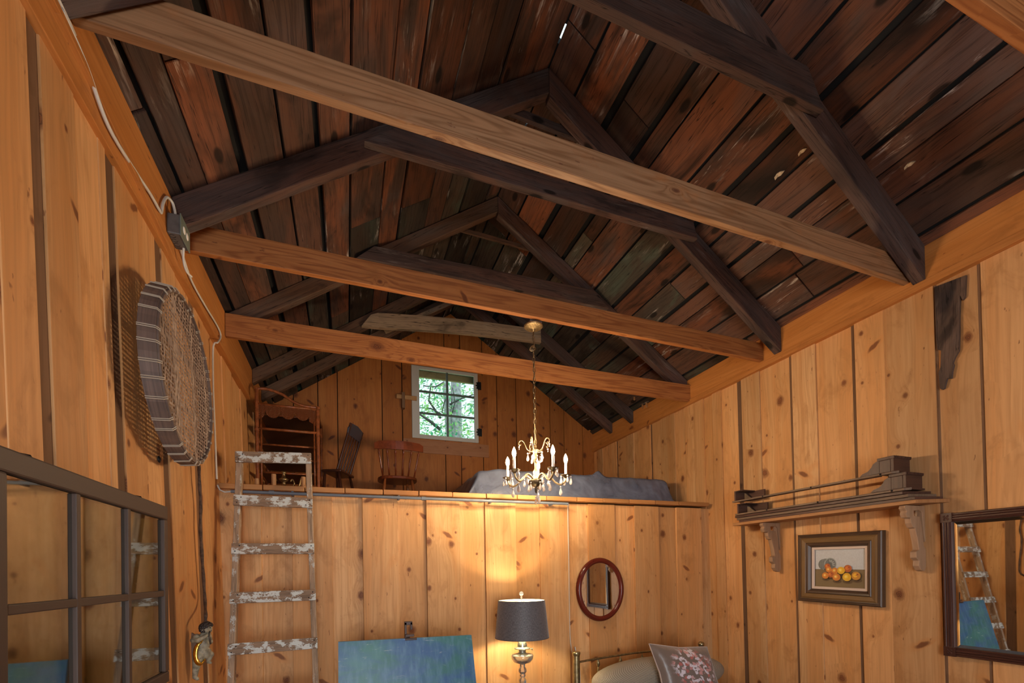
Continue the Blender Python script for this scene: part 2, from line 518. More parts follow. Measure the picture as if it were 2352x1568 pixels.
def side_wall(side, edges, ztop):
    """edges: (y0, y1, depth behind the face, material)."""
    sgn = -1 if side == 'left' else 1
    fx = xl if side == 'left' else xr
    ms = {}
    for y0, y1, d, mk in edges:
        mm = ms.setdefault(mk, MB())
        z0, z1 = -.02, ztop
        th = .022
        a = [Vector((fx(z0) + sgn * d, y0, z0)), Vector((fx(z0) + sgn * d, y1, z0)), Vector((fx(z0) + sgn * (d + th), y1, z0)), Vector((fx(z0) + sgn * (d + th), y0, z0))]
        b = [Vector((fx(z1) + sgn * d, y0, z1)), Vector((fx(z1) + sgn * d, y1, z1)), Vector((fx(z1) + sgn * (d + th), y1, z1)), Vector((fx(z1) + sgn * (d + th), y0, z1))]
        mm.bar(a, b)
    root = None
    for mk, mm in ms.items():
        o = mm.build('wall_' + side if root is None else 'backing_board', mk, root, org=(0, 0, 0), bevel=.003)
        if root is None: root = structure(o)
    # sheathing behind everything
    mm = MB()
    s = .075 * sgn
    mm.bar([(fx(0) + s, YF, -.02), (fx(0) + s, YG, -.02), (fx(0) + s + sgn * .02, YG, -.02), (fx(0) + s + sgn * .02, YF, -.02)],
           [(fx(3.6) + s, YF, 3.6), (fx(3.6) + s, YG, 3.6), (fx(3.6) + s + sgn * .02, YG, 3.6), (fx(3.6) + s + sgn * .02, YF, 3.6)])
    mm.build('sheathing', BLACK, root, org=(0, 0, 0))
    return root


# left wall: wide boards with brown strips showing between them
def yl(u): return at(u, 1060, 0, .02).y


L = []
us = [(30, 105, 0, 0), (105, 137, 1, 0), (137, 208, 0, 0), (208, 262, 2, 0), (262, 275, 0, 0), (275, 297, 1, 0), (297, 345, 0, 0), (345, 383, 2, 0), (383, 397, 1, 0), (397, 425, 0, 0), (425, 455, 2, 0), (455, 467, 1, 0), (467, 485, 0, 0), (485, 501, 2, 0)]
for u0, u1, k, _ in us: L.append((yl(u0) - .004, yl(u1) + .004, (0, .008, .004)[k], PINE_DULL if k == 1 else PINE))
y = yl(30); k = 0
while y > YF:
    w = RND.uniform(.24, .4); L.append((max(YF, y - w), y + .003, 0 if k % 2 else .004, PINE)); y -= w; k += 1
    if k % 2: L.append((y - .075, y + .004, .008, PINE_DULL)); y -= .075
y = yl(501); k = 0
while y < YG:
    w = RND.uniform(.22, .32); L.append((y, min(YG + .02, y + w + .003), 0 if k % 2 else .010, PINE)); y += w; k += 1
    if k % 2 == 0: L.append((y - .003, y + .07, .012, PINE_DULL)); y += .065
side_wall('left', L, 3.30)
R = [(3.95, 4.1, 0, PINE), (3.82, 3.95, .014, PINE), (3.70, 3.82, 0, PINE), (3.49, 3.70, .014, PINE), (3.434, 3.495, .013, PINE_DULL), (3.223, 3.436, 0, PINE), (2.915, 3.225, .014, PINE),
     (2.888, 2.92, .013, PINE_DULL), (2.673, 2.89, 0, PINE), (2.389, 2.675, .014, PINE), (2.355, 2.39, .013, PINE_DULL), (2.154, 2.36, 0, PINE), (1.857, 2.156, .004, PINE),
     (1.84, 1.86, .013, PINE_DULL), (1.632, 1.845, .014, PINE), (1.61, 1.635, .013, PINE_DULL), (1.36, 1.615, .004, PINE), (1.335, 1.365, .013, PINE_DULL), (1.1, 1.34, .008, PINE), (.85, 1.105, 0, PINE),
     (.82, .855, .013, PINE_DULL), (.55, .825, 0, PINE), (.2, .555, .012, PINE), (.17, .205, .013, PINE_DULL), (-.2, .175, 0, PINE), (-.6, -.19, .012, PINE), (-1.0, -.59, 0, PINE), (-1.03, -.99, .013, PINE_DULL),
     (-1.4, -1.02, .01, PINE), (-1.8, -1.39, 0, PINE), (-2.1, -1.79, .012, PINE), (-2.45, -2.09, 0, PINE)]
y = 4.09
k = 0
while y < YG:
    w = RND.uniform(.14, .26); R.append((y, min(y + w, YG + .02), .010 * (k % 2), PINE)); y += w - .005; k += 1
    if k % 4 == 0: R.append((y, y + .04, .013, PINE_DULL)); y += .035
side_wall('right', R, 3.40)

# wall plates under the rafters
m = MB()
m.bar([(-.045, YF, 3.27), (0, YF, 3.27), (0, YF, ZTL - .005), (-.045, YF, ZTL - .005)], [(-.045, YG, 3.24), (0, YG, 3.24), (0, YG, ZTL - .005), (-.045, YG, ZTL - .005)])
structure(m.build('trim_1', TRIMW, bevel=.003))
m = MB()
pl = [(YF, 3.46), (1.9, 3.405), (2.5, 3.335), (3.0, 3.268), (YG, 3.245)]
for (ya, za), (yb, zb) in zip(pl, pl[1:]):
    m.bar([(-.075, ya, za - .026), (.018, ya, za - .026), (.018, ya, za), (-.075, ya, za)], [(-.075, yb, zb - .026), (.018, yb, zb - .026), (.018, yb, zb), (-.075, yb, zb)], tint=(.2, .5, .5), uvo=(3, ya))
structure(m.build('trim_2', TRIMW, bevel=.002))
m = MB()
m.box((4.6, YF, 3.40), (4.65, YG, ZTR - .005), 1)
structure(m.build('trim_3', TRIMW, bevel=.003))
m = MB()
m.box((4.585, YF, 3.375), (4.66, YG, 3.425), 1)
structure(m.build('trim_4', TRIMW, bevel=.003))

# roof: old planks over a black deck
for side in ('left', 'right'):
    e = Vector((0, 0, ZTL)) if side == 'left' else Vector((WR, 0, ZTR))
    top = Vector((XA, 0, ZA)); d = (top - e); Ls = d.length; d.normalize()
    nrm = Vector((-d.z, 0, d.x)) if side == 'left' else Vector((d.z, 0, -d.x))
    m = MB(); s = -.16; far_planks = MB()
    while s < Ls - .01:
        w = RND.choice([.13, .2, .24, .27, .30, .22]) * RND.uniform(.9, 1.1)
        gap = RND.choice([.008, .012, .018, .026, .04, .055])
        s1 = min(s + w, Ls - .004)
        y = YF + RND.uniform(-2.5, 0)
        while y < YG + .5:
            ln = RND.uniform(1.6, 3.6); y1 = min(y + ln, YG + .55)
            tgt = m
            lift = RND.uniform(0, .006)
            ya = max(y, YF - .3)
            if y1 > ya:
                p, q = e + d * s + nrm * lift, e + d * s1 + nrm * (lift + RND.uniform(-.003, .004))
                A = [p + Vector((0, ya, 0)), q + Vector((0, ya, 0)), q + nrm * .022 + Vector((0, ya, 0)), p + nrm * .022 + Vector((0, ya, 0))]
                dw = RND.uniform(-.012, .006) * d if s1 < Ls - .05 else Vector()
                B = [p + Vector((0, y1, 0)), q + dw + Vector((0, y1, 0)), q + dw + nrm * .022 + Vector((0, y1, 0)), p + nrm * .022 + Vector((0, y1, 0))]
                (far_planks if ya > 2.8 else m).bar(A, B)
            y = y1 + .006
        s = s1 + gap
    o = structure(m.build('ceiling_' + side, ROOFW, org=(0, 0, 0), bevel=.003, seg=1))
    far_planks.build('roof_plank', ROOFW2, o, org=(0, 0, 0), bevel=.003, seg=1)
    mm = MB()
    a = e - d * .2 + nrm * .05; b = top - d * .006 + nrm * .05
    mm.bar([a + Vector((0, YF - .3, 0)), b + Vector((0, YF - .3, 0)), b + nrm * .02 + Vector((0, YF - .3, 0)), a + nrm * .02 + Vector((0, YF - .3, 0))],
           [a + Vector((0, YG + .55, 0)), b + Vector((0, YG + .55, 0)), b + nrm * .02 + Vector((0, YG + .55, 0)), a + nrm * .02 + Vector((0, YG + .55, 0))])
    mm.build('roof_deck', BLACK, o, org=(0, 0, 0))

for k, (a, b) in enumerate(((YF - .3, 2.70), (2.82, 3.36), (3.46, YG + .5))):
    m = MB(); m.bar([(XA - .08, a, ZA + .02), (XA + .08, a, ZA + .02), (XA, a, ZA + .085), (XA, a, ZA + .09)], [(XA - .08, b, ZA + .02), (XA + .08, b, ZA + .02), (XA, b, ZA + .085), (XA, b, ZA + .09)])
    structure(m.build('ceiling_ridge', BLACK, org=(0, 0, 0)))

# gable wall with the window opening
WX0, WX1, WZ0, WZ1 = 1.80, 2.66, 3.40, 4.34
m = MB()
gx = [-.1, .272, .559, .796, 1.36, 1.626, 2.221, 2.45, 2.78, 2.999, 3.303, 3.587, 3.86, 4.099, 4.423, 4.75]


def gboard(x0, x1, z0, z1f, y=YG, th=.022):
    """a vertical board whose top follows the roof, or stops at a height"""
    za = z1f if z1f else min(roofz(max(x0, 0)), ZA) - .0
    zb = z1f if z1f else min(roofz(min(x1, 4.6)), ZA)
    if not z1f and x0 < XA < x1:
        gboard(x0, XA, z0, None, y, th); gboard(XA + .001, x1, z0, None, y, th); return
    m.bar([(x0, y, z0), (x1, y, z0), (x1, y + th, z0), (x0, y + th, z0)], [(x0, y, za), (x1, y, zb), (x1, y + th, zb), (x0, y + th, za)])


for a, b in zip(gx, gx[1:]):
    g = .005
    if b <= WX0 or a >= WX1: gboard(a + g, b - g, 2.0, None)
    else:
        # boards below and above the opening
        gboard(a + g, b - g, 2.0, WZ0)
        if a < WX0: gboard(a + g, WX0, WZ0, WZ1)
        if b > WX1: gboard(WX1, b - g, WZ0, WZ1)
        for (c0, c1) in ((a + g, b - g),):
            if c0 < XA < c1:
                m.bar([(c0, YG, WZ1), (XA, YG, WZ1), (XA, YG + .022, WZ1), (c0, YG + .022, WZ1)], [(c0, YG, roofz(c0)), (XA, YG, ZA), (XA, YG + .022, ZA), (c0, YG + .022, roofz(c0))])
                m.bar([(XA, YG, WZ1), (c1, YG, WZ1), (c1, YG + .022, WZ1), (XA, YG + .022, WZ1)], [(XA, YG, ZA), (c1, YG, roofz(c1)), (c1, YG + .022, roofz(c1)), (XA, YG + .022, ZA)])
            else:
                m.bar([(c0, YG, WZ1), (c1, YG, WZ1), (c1, YG + .022, WZ1), (c0, YG + .022, WZ1)], [(c0, YG, roofz(c0)), (c1, YG, roofz(c1)), (c1, YG + .022, roofz(c1)), (c0, YG + .022, roofz(c0))])
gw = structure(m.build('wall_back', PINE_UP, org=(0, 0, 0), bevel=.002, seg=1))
m = MB()
for lo, hi in (((-.2, YG + .024, 1.9), (WX0, YG + .05, 3.65)), ((WX1, YG + .024, 1.9), (4.8, YG + .05, 3.65)), ((WX0, YG + .024, 1.9), (WX1, YG + .05, WZ0))): m.box(lo, hi)
m.prism([(0.0, 3.65), (WX0, 3.65), (WX0, roofz(WX0)), (0.0, roofz(0) + .02)], YG + .024, YG + .05, lambda a, b, e: (a, e, b))
m.prism([(WX1, 3.65), (4.6, 3.65), (4.6, roofz(4.6)), (WX1, roofz(WX1))], YG + .024, YG + .05, lambda a, b, e: (a, e, b))
m.prism([(WX0, WZ1), (WX1, WZ1), (WX1, roofz(WX1)), (XA, ZA), (WX0, roofz(WX0))], YG + .024, YG + .05, lambda a, b, e: (a, e, b))
m.build('sheathing', BLACK, gw, org=(0, 0, 0))

# front wall behind the camera, with unseen openings added for the fill light
m = MB()
x = -.1
while x < 4.75:
    x1 = min(x + RND.uniform(.2, .3), 4.75)
    zt = min(roofz(max(x, 0)), roofz(min(x1, 4.6))) + .12
    if x1 > .15 and x < 1.65: spans = [(2.25, zt)]
    elif x1 > 1.8 and x < 2.8: spans = [(0, 3.55), (4.45, zt + .1)]
    else: spans = [(0, zt)]
    for z0, z1 in spans: m.box((x, YF - .022, z0), (x1 - .004, YF, z1), 2)
    x = x1
structure(m.build('wall_front', PINE, bevel=.002, seg=1))
m = MB()
for x0, x1 in ((.06, .15), (1.65, 1.75)): m.box((x0, YF - .03, 0), (x1, YF + .02, 2.25), 2)
m.box((.06, YF - .03, 2.25), (1.75, YF + .02, 2.35), 0)
structure(m.build('trim_5', TRIMW, bevel=.004))

# loft partition (board on board) and deck
m = MB()
LW = [(-.02, .276, 0), (.27, .49, .022), (.486, .781, 0), (.775, 1.012, .022), (1.012, 1.30, 0), (1.294, 1.536, .022), (1.536, 1.83, 0), (1.824, 2.064, .022), (2.064, 2.36, 0),
      (2.354, 2.606, .018), (2.60, 2.897, 0), (2.891, 3.125, .022), (3.12, 3.425, 0), (3.42, 3.66, .022), (3.656, 3.96, 0), (3.955, 4.19, .022), (4.187, 4.52, 0), (4.51, 4.66, .022)]
for a, b, d in LW:
    m.box((a, 3.90 + d, -.02), (b, 3.922 + d, 2.148), 2)
lw = structure(m.build('wall_loft', PINE, bevel=.003))
m = MB(); m.box((-.03, 3.955, 0), (4.64, 3.975, 2.14), 2); m.build('sheathing', BLACK, lw)
m = MB()
dj = [-.03, .294, .586, .879, 1.176, 1.468, 1.757, 2.065, 2.36, 2.653, 2.974, 3.264, 3.566, 3.884, 4.188, 4.59]
for i, (a, b) in enumerate(zip(dj, dj[1:])):
    e = RND.uniform(-.006, .006)
    za = 2.186 + .004 * i / 3; m.box((a + .003, 3.85 + e, za - .04), (b - .003, 6.31, za), 1)
structure(m.build('floor_loft', wood('deck_pine', (.50, .25, .09), (.32, .13, .04), (.12, .04, .015), (.44, .18, .05), knots=.2), bevel=.004))
m = MB(); m.box((-.03, 4.0, 2.0), (4.64, 4.05, 2.15), 0); m.box((-.03, 5.2, 2.0), (4.64, 5.25, 2.15), 0)
structure(m.build('trim_6', PINE_DULL))

# ------------------------------------------------------------------ tie beams
GB = None
for i, (y, z0l, z0r, z1l, z1r, th, lab) in enumerate((
        (1.97, 3.460, 3.460, 3.625, 3.625, .042, 'long sawn tie beam nearest the camera, its weathered face crossing the whole picture'),
        (3.15, 3.441, 3.441, 3.6035, 3.6035, .042, 'second tie beam, orange pine with dark knots, above the chandelier canopy'),
        (4.113, 3.403, 3.403, 3.589, 3.589, .042, 'farthest orange tie beam, crossing just above the small gable window'),
        (.86, 3.40, 3.40, 3.57, 3.57, .042, 'pale tie beam cutting the top right corner of the picture'))):
    m = MB()
    xa, xb = 0.002, 4.598
    m.bar([(xa, y, z0l), (xa, y + th, z0l), (xa, y + th, z1l), (xa, y, z1l)], [(xb, y, z0r), (xb, y + th, z0r), (xb, y + th, z1r), (xb, y, z1r)], tint=((.31, .2, .6), (.62, .6, .5), (.83, .7, .55), (.47, .3, .7))[i])
    o = m.build('tie_beam', BEAMG if i == 0 else BEAM, org=(0, y, z0l), bevel=.004)
    tag(o, lab, 'beam', 'tie beams across the room')

# ------------------------------------------------------------------ rafters and collar ties


def rafter(y, side, h, th, mat, label, tail=0.0):
    e = (0.0, ZTL) if side == 'left' else (WR, ZTR)
    dx = XA - e[0]; dz = ZA - e[1]
    vh = h / math.cos(math.atan2(abs(dz), abs(dx)))
    m = MB(); sx = 1 if side == 'left' else -1
    x0 = e[0] + sx * .002
    x1 = XA - sx * .001
    z0 = roofz(x0) - .004; z1 = ZA - .004
    m.bar([(x0, y, z0), (x0, y + th, z0), (x0, y + th, z0 - vh), (x0, y, z0 - vh)], [(x1, y, z1), (x1, y + th, z1), (x1, y + th, z1 - vh), (x1, y, z1 - vh)])
    o = m.build('rafter', mat, org=(x0, y, z0 - vh), bevel=.006)
    tag(o, label, 'rafter', 'old roof rafters')
    return o


RY = [(.76, 'behind the top edge of the picture'), (1.88, 'nearest'), (2.96, 'second'), (4.158, 'third'), (5.2, 'fourth'), (5.72, 'last, beside the gable wall')]
rl = [
    ('dark left rafter standing on the left wall above the camera', 'dark right rafter above the camera, outside the pale corner beam'),
    ('dark left rafter of the nearest pair, above the start of the longest tie beam', 'heavy dark right rafter ending at the right end of the nearest tie beam'),
    ('grey left rafter rising from just above the electrical box', 'brown right rafter that lands at the right end of the second tie beam'),
    ('brown left rafter rising behind the second tie beam toward the third peak', 'dark right rafter crossing behind the second beam, landing at the farthest tie beam'),
    ('brown left rafter landing above the rattan shelf', 'dark right rafter with a free cut end over the farthest beam'),
    ('last left rafter, close against the gable wall boards', 'last right rafter with a cut end near the gable corner')]
for (y, _), (la, lb), hs in zip(RY, rl, ((.16, .18), (.16, .195), (.155, .185), (.125, .15), (.12, .13), (.11, .12))):
    rafter(y, 'left', hs[0], .075, RAFT if y < 3 else RAFTL, la)
    rafter(y, 'right', hs[1], .075, RAFT, lb)


def collar(pts, y, th, mat, label, name='collar_tie', grp='collar ties between the rafters'):
    m = MB()
    c = Vector((sum(p[0] for p in pts) / len(pts), y, min(p[1] for p in pts)))
    (x0, za), (x1, zb), (x2, zc), (x3, zd) = pts       # bottom-left, bottom-right, top-right, top-left
    N = 1
    m.bar([(x0, y, za), (x0, y + th, za), (x3, y + th, zd), (x3, y, zd)], [(x1, y, zb), (x1, y + th, zb), (x2, y + th, zc), (x2, y, zc)])
    return tag(m.build(name, mat, org=c, bevel=.006), label, 'beam', grp)


collar([(.92, 4.19), (3.57, 4.185), (3.44, 4.40), (1.20, 4.40)], 1.825, .053, RAFT, 'thick dark collar tie across the top right, with a chipped end on the nearest rafter')
collar([(1.02, 4.185), (3.62, 4.19), (3.58, 4.322), (1.21, 4.335)], 2.905, .053, RAFT, 'long dark collar tie running behind the nearest tie beam')
collar([(1.0, 4.25), (3.54, 4.27), (3.36, 4.435), (1.15, 4.385)], 4.105, .05, RAFT, 'dark brown collar tie plank lying right above the second tie beam')
m = MB()
prev = None
for k in range(13):
    f = k / 12; x = 1.07 + 2.14 * f; zc = 4.275 + .165 * f + .03 * math.sin(f * math.pi); h = .165 if k else .14
    q = [(x, 5.15, zc - h / 2), (x, 5.195, zc - h / 2), (x + (.10 if k == 0 else 0), 5.195, zc + h / 2), (x + (.10 if k == 0 else 0), 5.15, zc + h / 2)]
    if prev: m.bar(prev, q, tint=(.4, .5, .5), uvo=(2, x))
    prev = q
tag(m.build('collar_tie', BLEACH, org=(2.1, 5.15, 4.2)), 'pale weathered collar tie log behind the chandelier canopy', 'beam', 'collar ties between the rafters')
collar([(1.72, 4.60), (3.0, 4.62), (2.9, 4.70), (1.85, 4.68)], 5.69, .03, RAFTL, 'short brown collar board between the last rafters by the gable')
m = MB(); m.beam((1.98, 3.06, 4.875), (2.70, 3.06, 4.85), .03, .06)
tag(m.build('roof_brace', RAFT, org=(2.3, 3.06, 4.85)), 'short dark board across the peak behind the second rafter pair', 'beam')
m = MB(); m.beam((1.94, 4.27, 4.85), (2.79, 4.27, 4.82), .025, .035)
tag(m.build('roof_brace', RAFTL, org=(2.4, 4.27, 4.9)), 'thin brown lath across the peak behind the third rafter pair', 'beam')
m = MB(); m.beam((1.35, 5.62, 4.42), (2.28, 5.66, 5.02), .02, .05)
tag(m.build('roof_brace', BLEACH, org=(1.8, 5.6, 4.4)), 'thin pale lath slanting up beside the last left rafter', 'beam')
# ------------------------------------------------------------------ gable window
def paintwood(name, paint, under, cover=.5, scale=9, rough=.6):
    t = NT(name)
    u, v, _ = t.uv(); r, g, b, _ = t.tintrgb(); seed = t.math('MULTIPLY', r, 31.0)
    fine = t.noise(t.comb(t.math('MULTIPLY', u, 70), t.math('MULTIPLY', v, 5), seed), 1, 5, .65)
    big = t.noise(t.comb(t.math('MULTIPLY', u, scale), t.math('MULTIPLY', v, scale * .8), seed), 1, 2)
    wd = t.mix(t.ramp(fine, .35, .7), under, tuple(x * .5 for x in under))
    chip = t.noise(t.comb(t.math('MULTIPLY', u, 160), t.math('MULTIPLY', v, 90), seed), 1, 3, .6)
    mk = t.ramp(t.math('ADD', t.math('ADD', t.math('MULTIPLY', big, .62), t.math('MULTIPLY', fine, .30)), t.math('MULTIPLY', chip, .28)), 1.15 - cover - .02, 1.15 - cover + .02)
    t.set(t.mix(mk, wd, paint), rough, 0)
    t.bump(t.math('ADD', fine, mk), .4, .002)
    return t.m


def glassmat(name, tintc=(1, 1, 1), refl=.35, rough=0.0, veil=0.0):
    """thin pane: see-through with a mirror-like sheen that grows at grazing angles"""
    t = NT(name); n, l = t.n, t.l
    tr = n.new('ShaderNodeBsdfTransparent'); tr.inputs[0].default_value = (*tintc, 1)
    gl = n.new('ShaderNodeBsdfGlossy'); gl.inputs['Roughness'].default_value = rough
    fr = n.new('ShaderNodeFresnel'); fr.inputs[0].default_value = 1.5
    f = t.math('MULTIPLY', fr.outputs[0], refl, clamp=True)
    ms = n.new('ShaderNodeMixShader'); l.new(f, ms.inputs[0]); l.new(tr.outputs[0], ms.inputs[1]); l.new(gl.outputs[0], ms.inputs[2])
    l.new(ms.outputs[0], t.out.inputs[0]); n.remove(t.b)
    return t.m


WPAINT = paintwood('window_paint', (.50, .50, .47), (.30, .24, .18), .78, 12)
MUNT = plain('muntin_grey_green', (.10, .14, .13), .6)
GLASS = glassmat('window_glass', refl=1.2)
IRON = plain('blackened_iron', (.02, .02, .022), .5, .6, noise=.3)
wx0, wx1, wz0, wz1 = 1.755, 2.705, 3.365, 4.375
win = thing('window_1', (2.23, YG - .02, wz0), None, None); win['kind'] = 'structure'
y0, y1 = YG - .022, YG + .012
m = MB()
m.box((wx0, y0, wz0), (wx0 + .105, y1, wz1), 2); m.box((wx1 - .055, y0, wz0), (wx1, y1, wz1), 2)
m.box((wx0 + .105, y0, wz1 - .045), (wx1 - .055, y1, wz1), 0); m.box((wx0 + .105, y0, wz0), (wx1 - .055, y1, wz0 + .055), 0)
m.build('window_frame', WPAINT, win, bevel=.004)
gx0, gx1, gz0, gz1 = wx0 + .105, wx1 - .055, wz0 + .055, wz1 - .045
gm = (gx0 + gx1) / 2
m = MB()
m.box((gm - .013, y0 + .004, gz0), (gm + .013, y1, gz1), 2)
for k in (1, 2):
    z = gz0 + (gz1 - gz0) * k / 3
    m.box((gx0, y0 + .006, z - .012), (gx1, y1 - .001, z + .012), 0)
m.build('muntin', MUNT, win)
m = MB(); m.box((gx0, y1 - .02, gz0), (gx1, y1 - .017, gz1)); m.build('pane', GLASS, win)
for z in (4.20, 3.52):
    m = MB(); m.box((wx1 + .004, y0 - .004, z - .055), (wx1 + .05, y0 + .004 + .018, z + .055))
    m.prism([(0, .05), (-.03, .045), (-.018, .015), (-.045, 0), (-.018, -.015), (-.03, -.045), (0, -.05)], y0 - .005, y0 + .001, lambda a, b, e: (wx1 + .004 + a, e, z + b))
    for dx in (.015, .038):
        for dz in (-.04, 0, .04): m.ball((wx1 + dx, y0 - .005, z + dz), .004, 6, 4)
    m.tube([(wx1 + .004, y0 - .007, z - .055), (wx1 + .004, y0 - .007, z + .055)], .007, 8)
    h = m.build('hinge', IRON, win)
    h['label'] = 'black iron hinge'
# turn-button latch of two crossed wooden pieces, beside the window
la = thing('window_latch', (1.65, YG - .01, 3.85), 'crossed wooden turn latch left of the small gable window', 'latch')
m = MB(); m.box((1.615, YG - .088, 3.74), (1.655, YG - .001, 3.955), 2); m.build('keeper', PINE_DULL, la, bevel=.003)
m = MB(); m.box((1.545, YG - .066, 3.87), (1.82, YG - .037, 3.925), 0); m.build('latch_bar', wood('latch_wood', (.45, .27, .12), (.3, .16, .06), (.1, .05, .02), (.4, .2, .08)), la, bevel=.003)
# boards around the window
m = MB()
m.box((1.634, YG - .012, 3.335), (1.75, YG, 4.36), 2)
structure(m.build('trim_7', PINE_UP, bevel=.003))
m = MB(); m.box((1.634, YG - .014, 3.165), (2.86, YG, 3.35), 0)
structure(m.build('trim_8', wood('window_apron_board', (.36, .18, .095), (.25, .11, .05), (.08, .025, .012), (.30, .13, .06), knots=.9, ky=4), bevel=.003))
m = MB(); m.box((2.72, YG - .010, 3.35), (2.86, YG, 4.36), 2)
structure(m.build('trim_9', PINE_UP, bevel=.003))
# eave board outside the window
m = MB(); m.box((.8, 6.84, 4.46), (3.9, 6.88, 4.75), 0)
structure(m.build('trim_10', wood('eave_board', (.42, .36, .20), (.3, .24, .12), (.2, .15, .08), (.38, .3, .15))))

# ------------------------------------------------------------------ tree outside
BARK = plain('bark', (.42, .42, .42), .9, noise=.35, nscale=14)
LEAF = NT('leaf_green')
r_, g_, b_, col_ = LEAF.tintrgb()
LEAF.set(LEAF.mix(r_, (.03, .22, .12), (.25, .55, .14)), .6, 0)
tl = LEAF.n.new('ShaderNodeBsdfTranslucent'); LEAF.l.new(LEAF.mix(r_, (.08, .5, .25), (.5, .85, .25)), tl.inputs[0])
ms = LEAF.n.new('ShaderNodeMixShader'); ms.inputs[0].default_value = .6
LEAF.l.new(LEAF.b.outputs[0], ms.inputs[1]); LEAF.l.new(tl.outputs[0], ms.inputs[2]); LEAF.l.new(ms.outputs[0], LEAF.out.inputs[0])
ty = 10.0
tp = at(1045, 940, 1, ty)
tree = thing('tree', (tp.x, ty, 0), 'leafy green tree with pale twin trunk seen outside through the gable window', 'tree')
m = MB()
m.tube([(tp.x + .05, ty, -.5), (tp.x + .03, ty, 3), (tp.x + .02, ty, 5), (tp.x + .10, ty + .1, 8)], [.2, .16, .13, .08], 12)
m.build('trunk', BARK, tree, smooth=True)
m = MB(); m.tube([(tp.x, ty, 3.0), (tp.x - .14, ty - .05, 4.2), (tp.x - .18, ty, 5.2), (tp.x - .3, ty, 8)], [.1, .08, .07, .04], 10)
m.build('trunk', BARK, tree, smooth=True)
m = MB()
for (a, b, c, r) in (((1012, 960), (985, 920), (990, 880), .028), ((1010, 985), (985, 965), (962, 950), .04), ((1012, 950), (990, 938), (964, 936), .02), ((1020, 878), (1000, 888), (972, 886), .02),
                     ((1030, 930), (1060, 915), (1090, 905), .02), ((1035, 960), (1045, 925), (1040, 890), .015), ((1030, 905), (1020, 925), (1015, 948), .02)):
    m.tube([at(a[0], a[1], 1, ty), at(b[0], b[1], 1, ty - .2), at(c[0], c[1], 1, ty - .3)], [r, r * .8, r * .5], 6)
m.build('branch', plain('branch_bark', (.10, .10, .09), .9), tree, smooth=True)
m = MB()
rr = random.Random(3)
for cl in range(210):
    u = rr.uniform(925, 1130); v = rr.uniform(820, 1025)
    yy = rr.uniform(9.0, 12.5); c = at(u, v, 1, yy)
    tcol = rr.random()
    for k in range(rr.randint(8, 20)):
        p = c + Vector((rr.gauss(0, .13), rr.gauss(0, .13), rr.gauss(0, .13)))
        a = Vector((rr.uniform(-1, 1), rr.uniform(-1, 1), rr.uniform(-.6, .6))).normalized(); b = a.orthogonal().normalized()
        L_ = rr.uniform(.035, .07)
        o = len(m.v)
        m.v += [p - a * L_, p + b * L_ * .45, p + a * L_, p - b * L_ * .45]
        m.face([o, o + 1, o + 2, o + 3], [(0, 0)] * 4, (min(1, max(0, tcol + rr.uniform(-.3, .3))), 0, 0))
m.build('foliage', LEAF, tree)
m = MB(); m.grid(lambda a, b: (-12 + a * 30, 6.5 + b * 25, -.1), 2, 2)
structure(m.build('floor_ground', plain('grass_ground', (.10, .2, .05), .9, noise=.4, nscale=3)))

# ------------------------------------------------------------------ conduit under the loft edge
PVC = plain('conduit_grey', (.13, .15, .185), .5)
p0 = Vector((.09, 3.832, 2.123)); p1 = Vector((2.868, 3.832, 2.128))
con = thing('conduit_pipe', p0, 'grey conduit pipe with couplings running under the loft floor edge', 'pipe')
m = MB(); m.tube([p0, p1], .0125, 12); m.build('pipe', PVC, con, smooth=True, auto=.6)
for u in (624, 973):
    q = at(u, 1138, 1, 3.832); q.z = 2.1255
    m = MB(); m.tube([(q.x - .018, q.y, q.z), (q.x + .018, q.y, q.z)], .0165, 12); m.build('coupling', PVC, con, smooth=True, auto=.6)
for x in (.5, 1.3, 2.1, 2.7):
    m = MB(); m.box((x - .008, 3.834, 2.11), (x + .008, 3.9, 2.143)); m.build('clip', PVC, con)
CABLE = plain('cable_white', (.62, .60, .55), .5)
m = MB(); m.tube([p0 + Vector((.01, 0, 0)), (.05, 3.83, 2.115), (.02, 3.825, 2.13), (.012, 3.8, 2.16)], .006, 8)
tag(m.build('cable', CABLE, org=(.012, 3.8, 2.16), smooth=True), 'short white cable end coming out of the left end of the grey conduit', 'cable')
# cable along the left plate, box, cable down the wall


def spline(pts, n=6):
    P = [Vector(p) for p in pts]; out = []
    for i in range(len(P) - 1):
        a = P[max(i - 1, 0)]; b = P[i]; c = P[i + 1]; d = P[min(i + 2, len(P) - 1)]
        for k in range(n):
            t = k / n
            out.append(.5 * ((2 * b) + (c - a) * t + (2 * a - 5 * b + 4 * c - d) * t * t + (3 * b - a - 3 * c + d) * t ** 3))
    out.append(P[-1]); return out


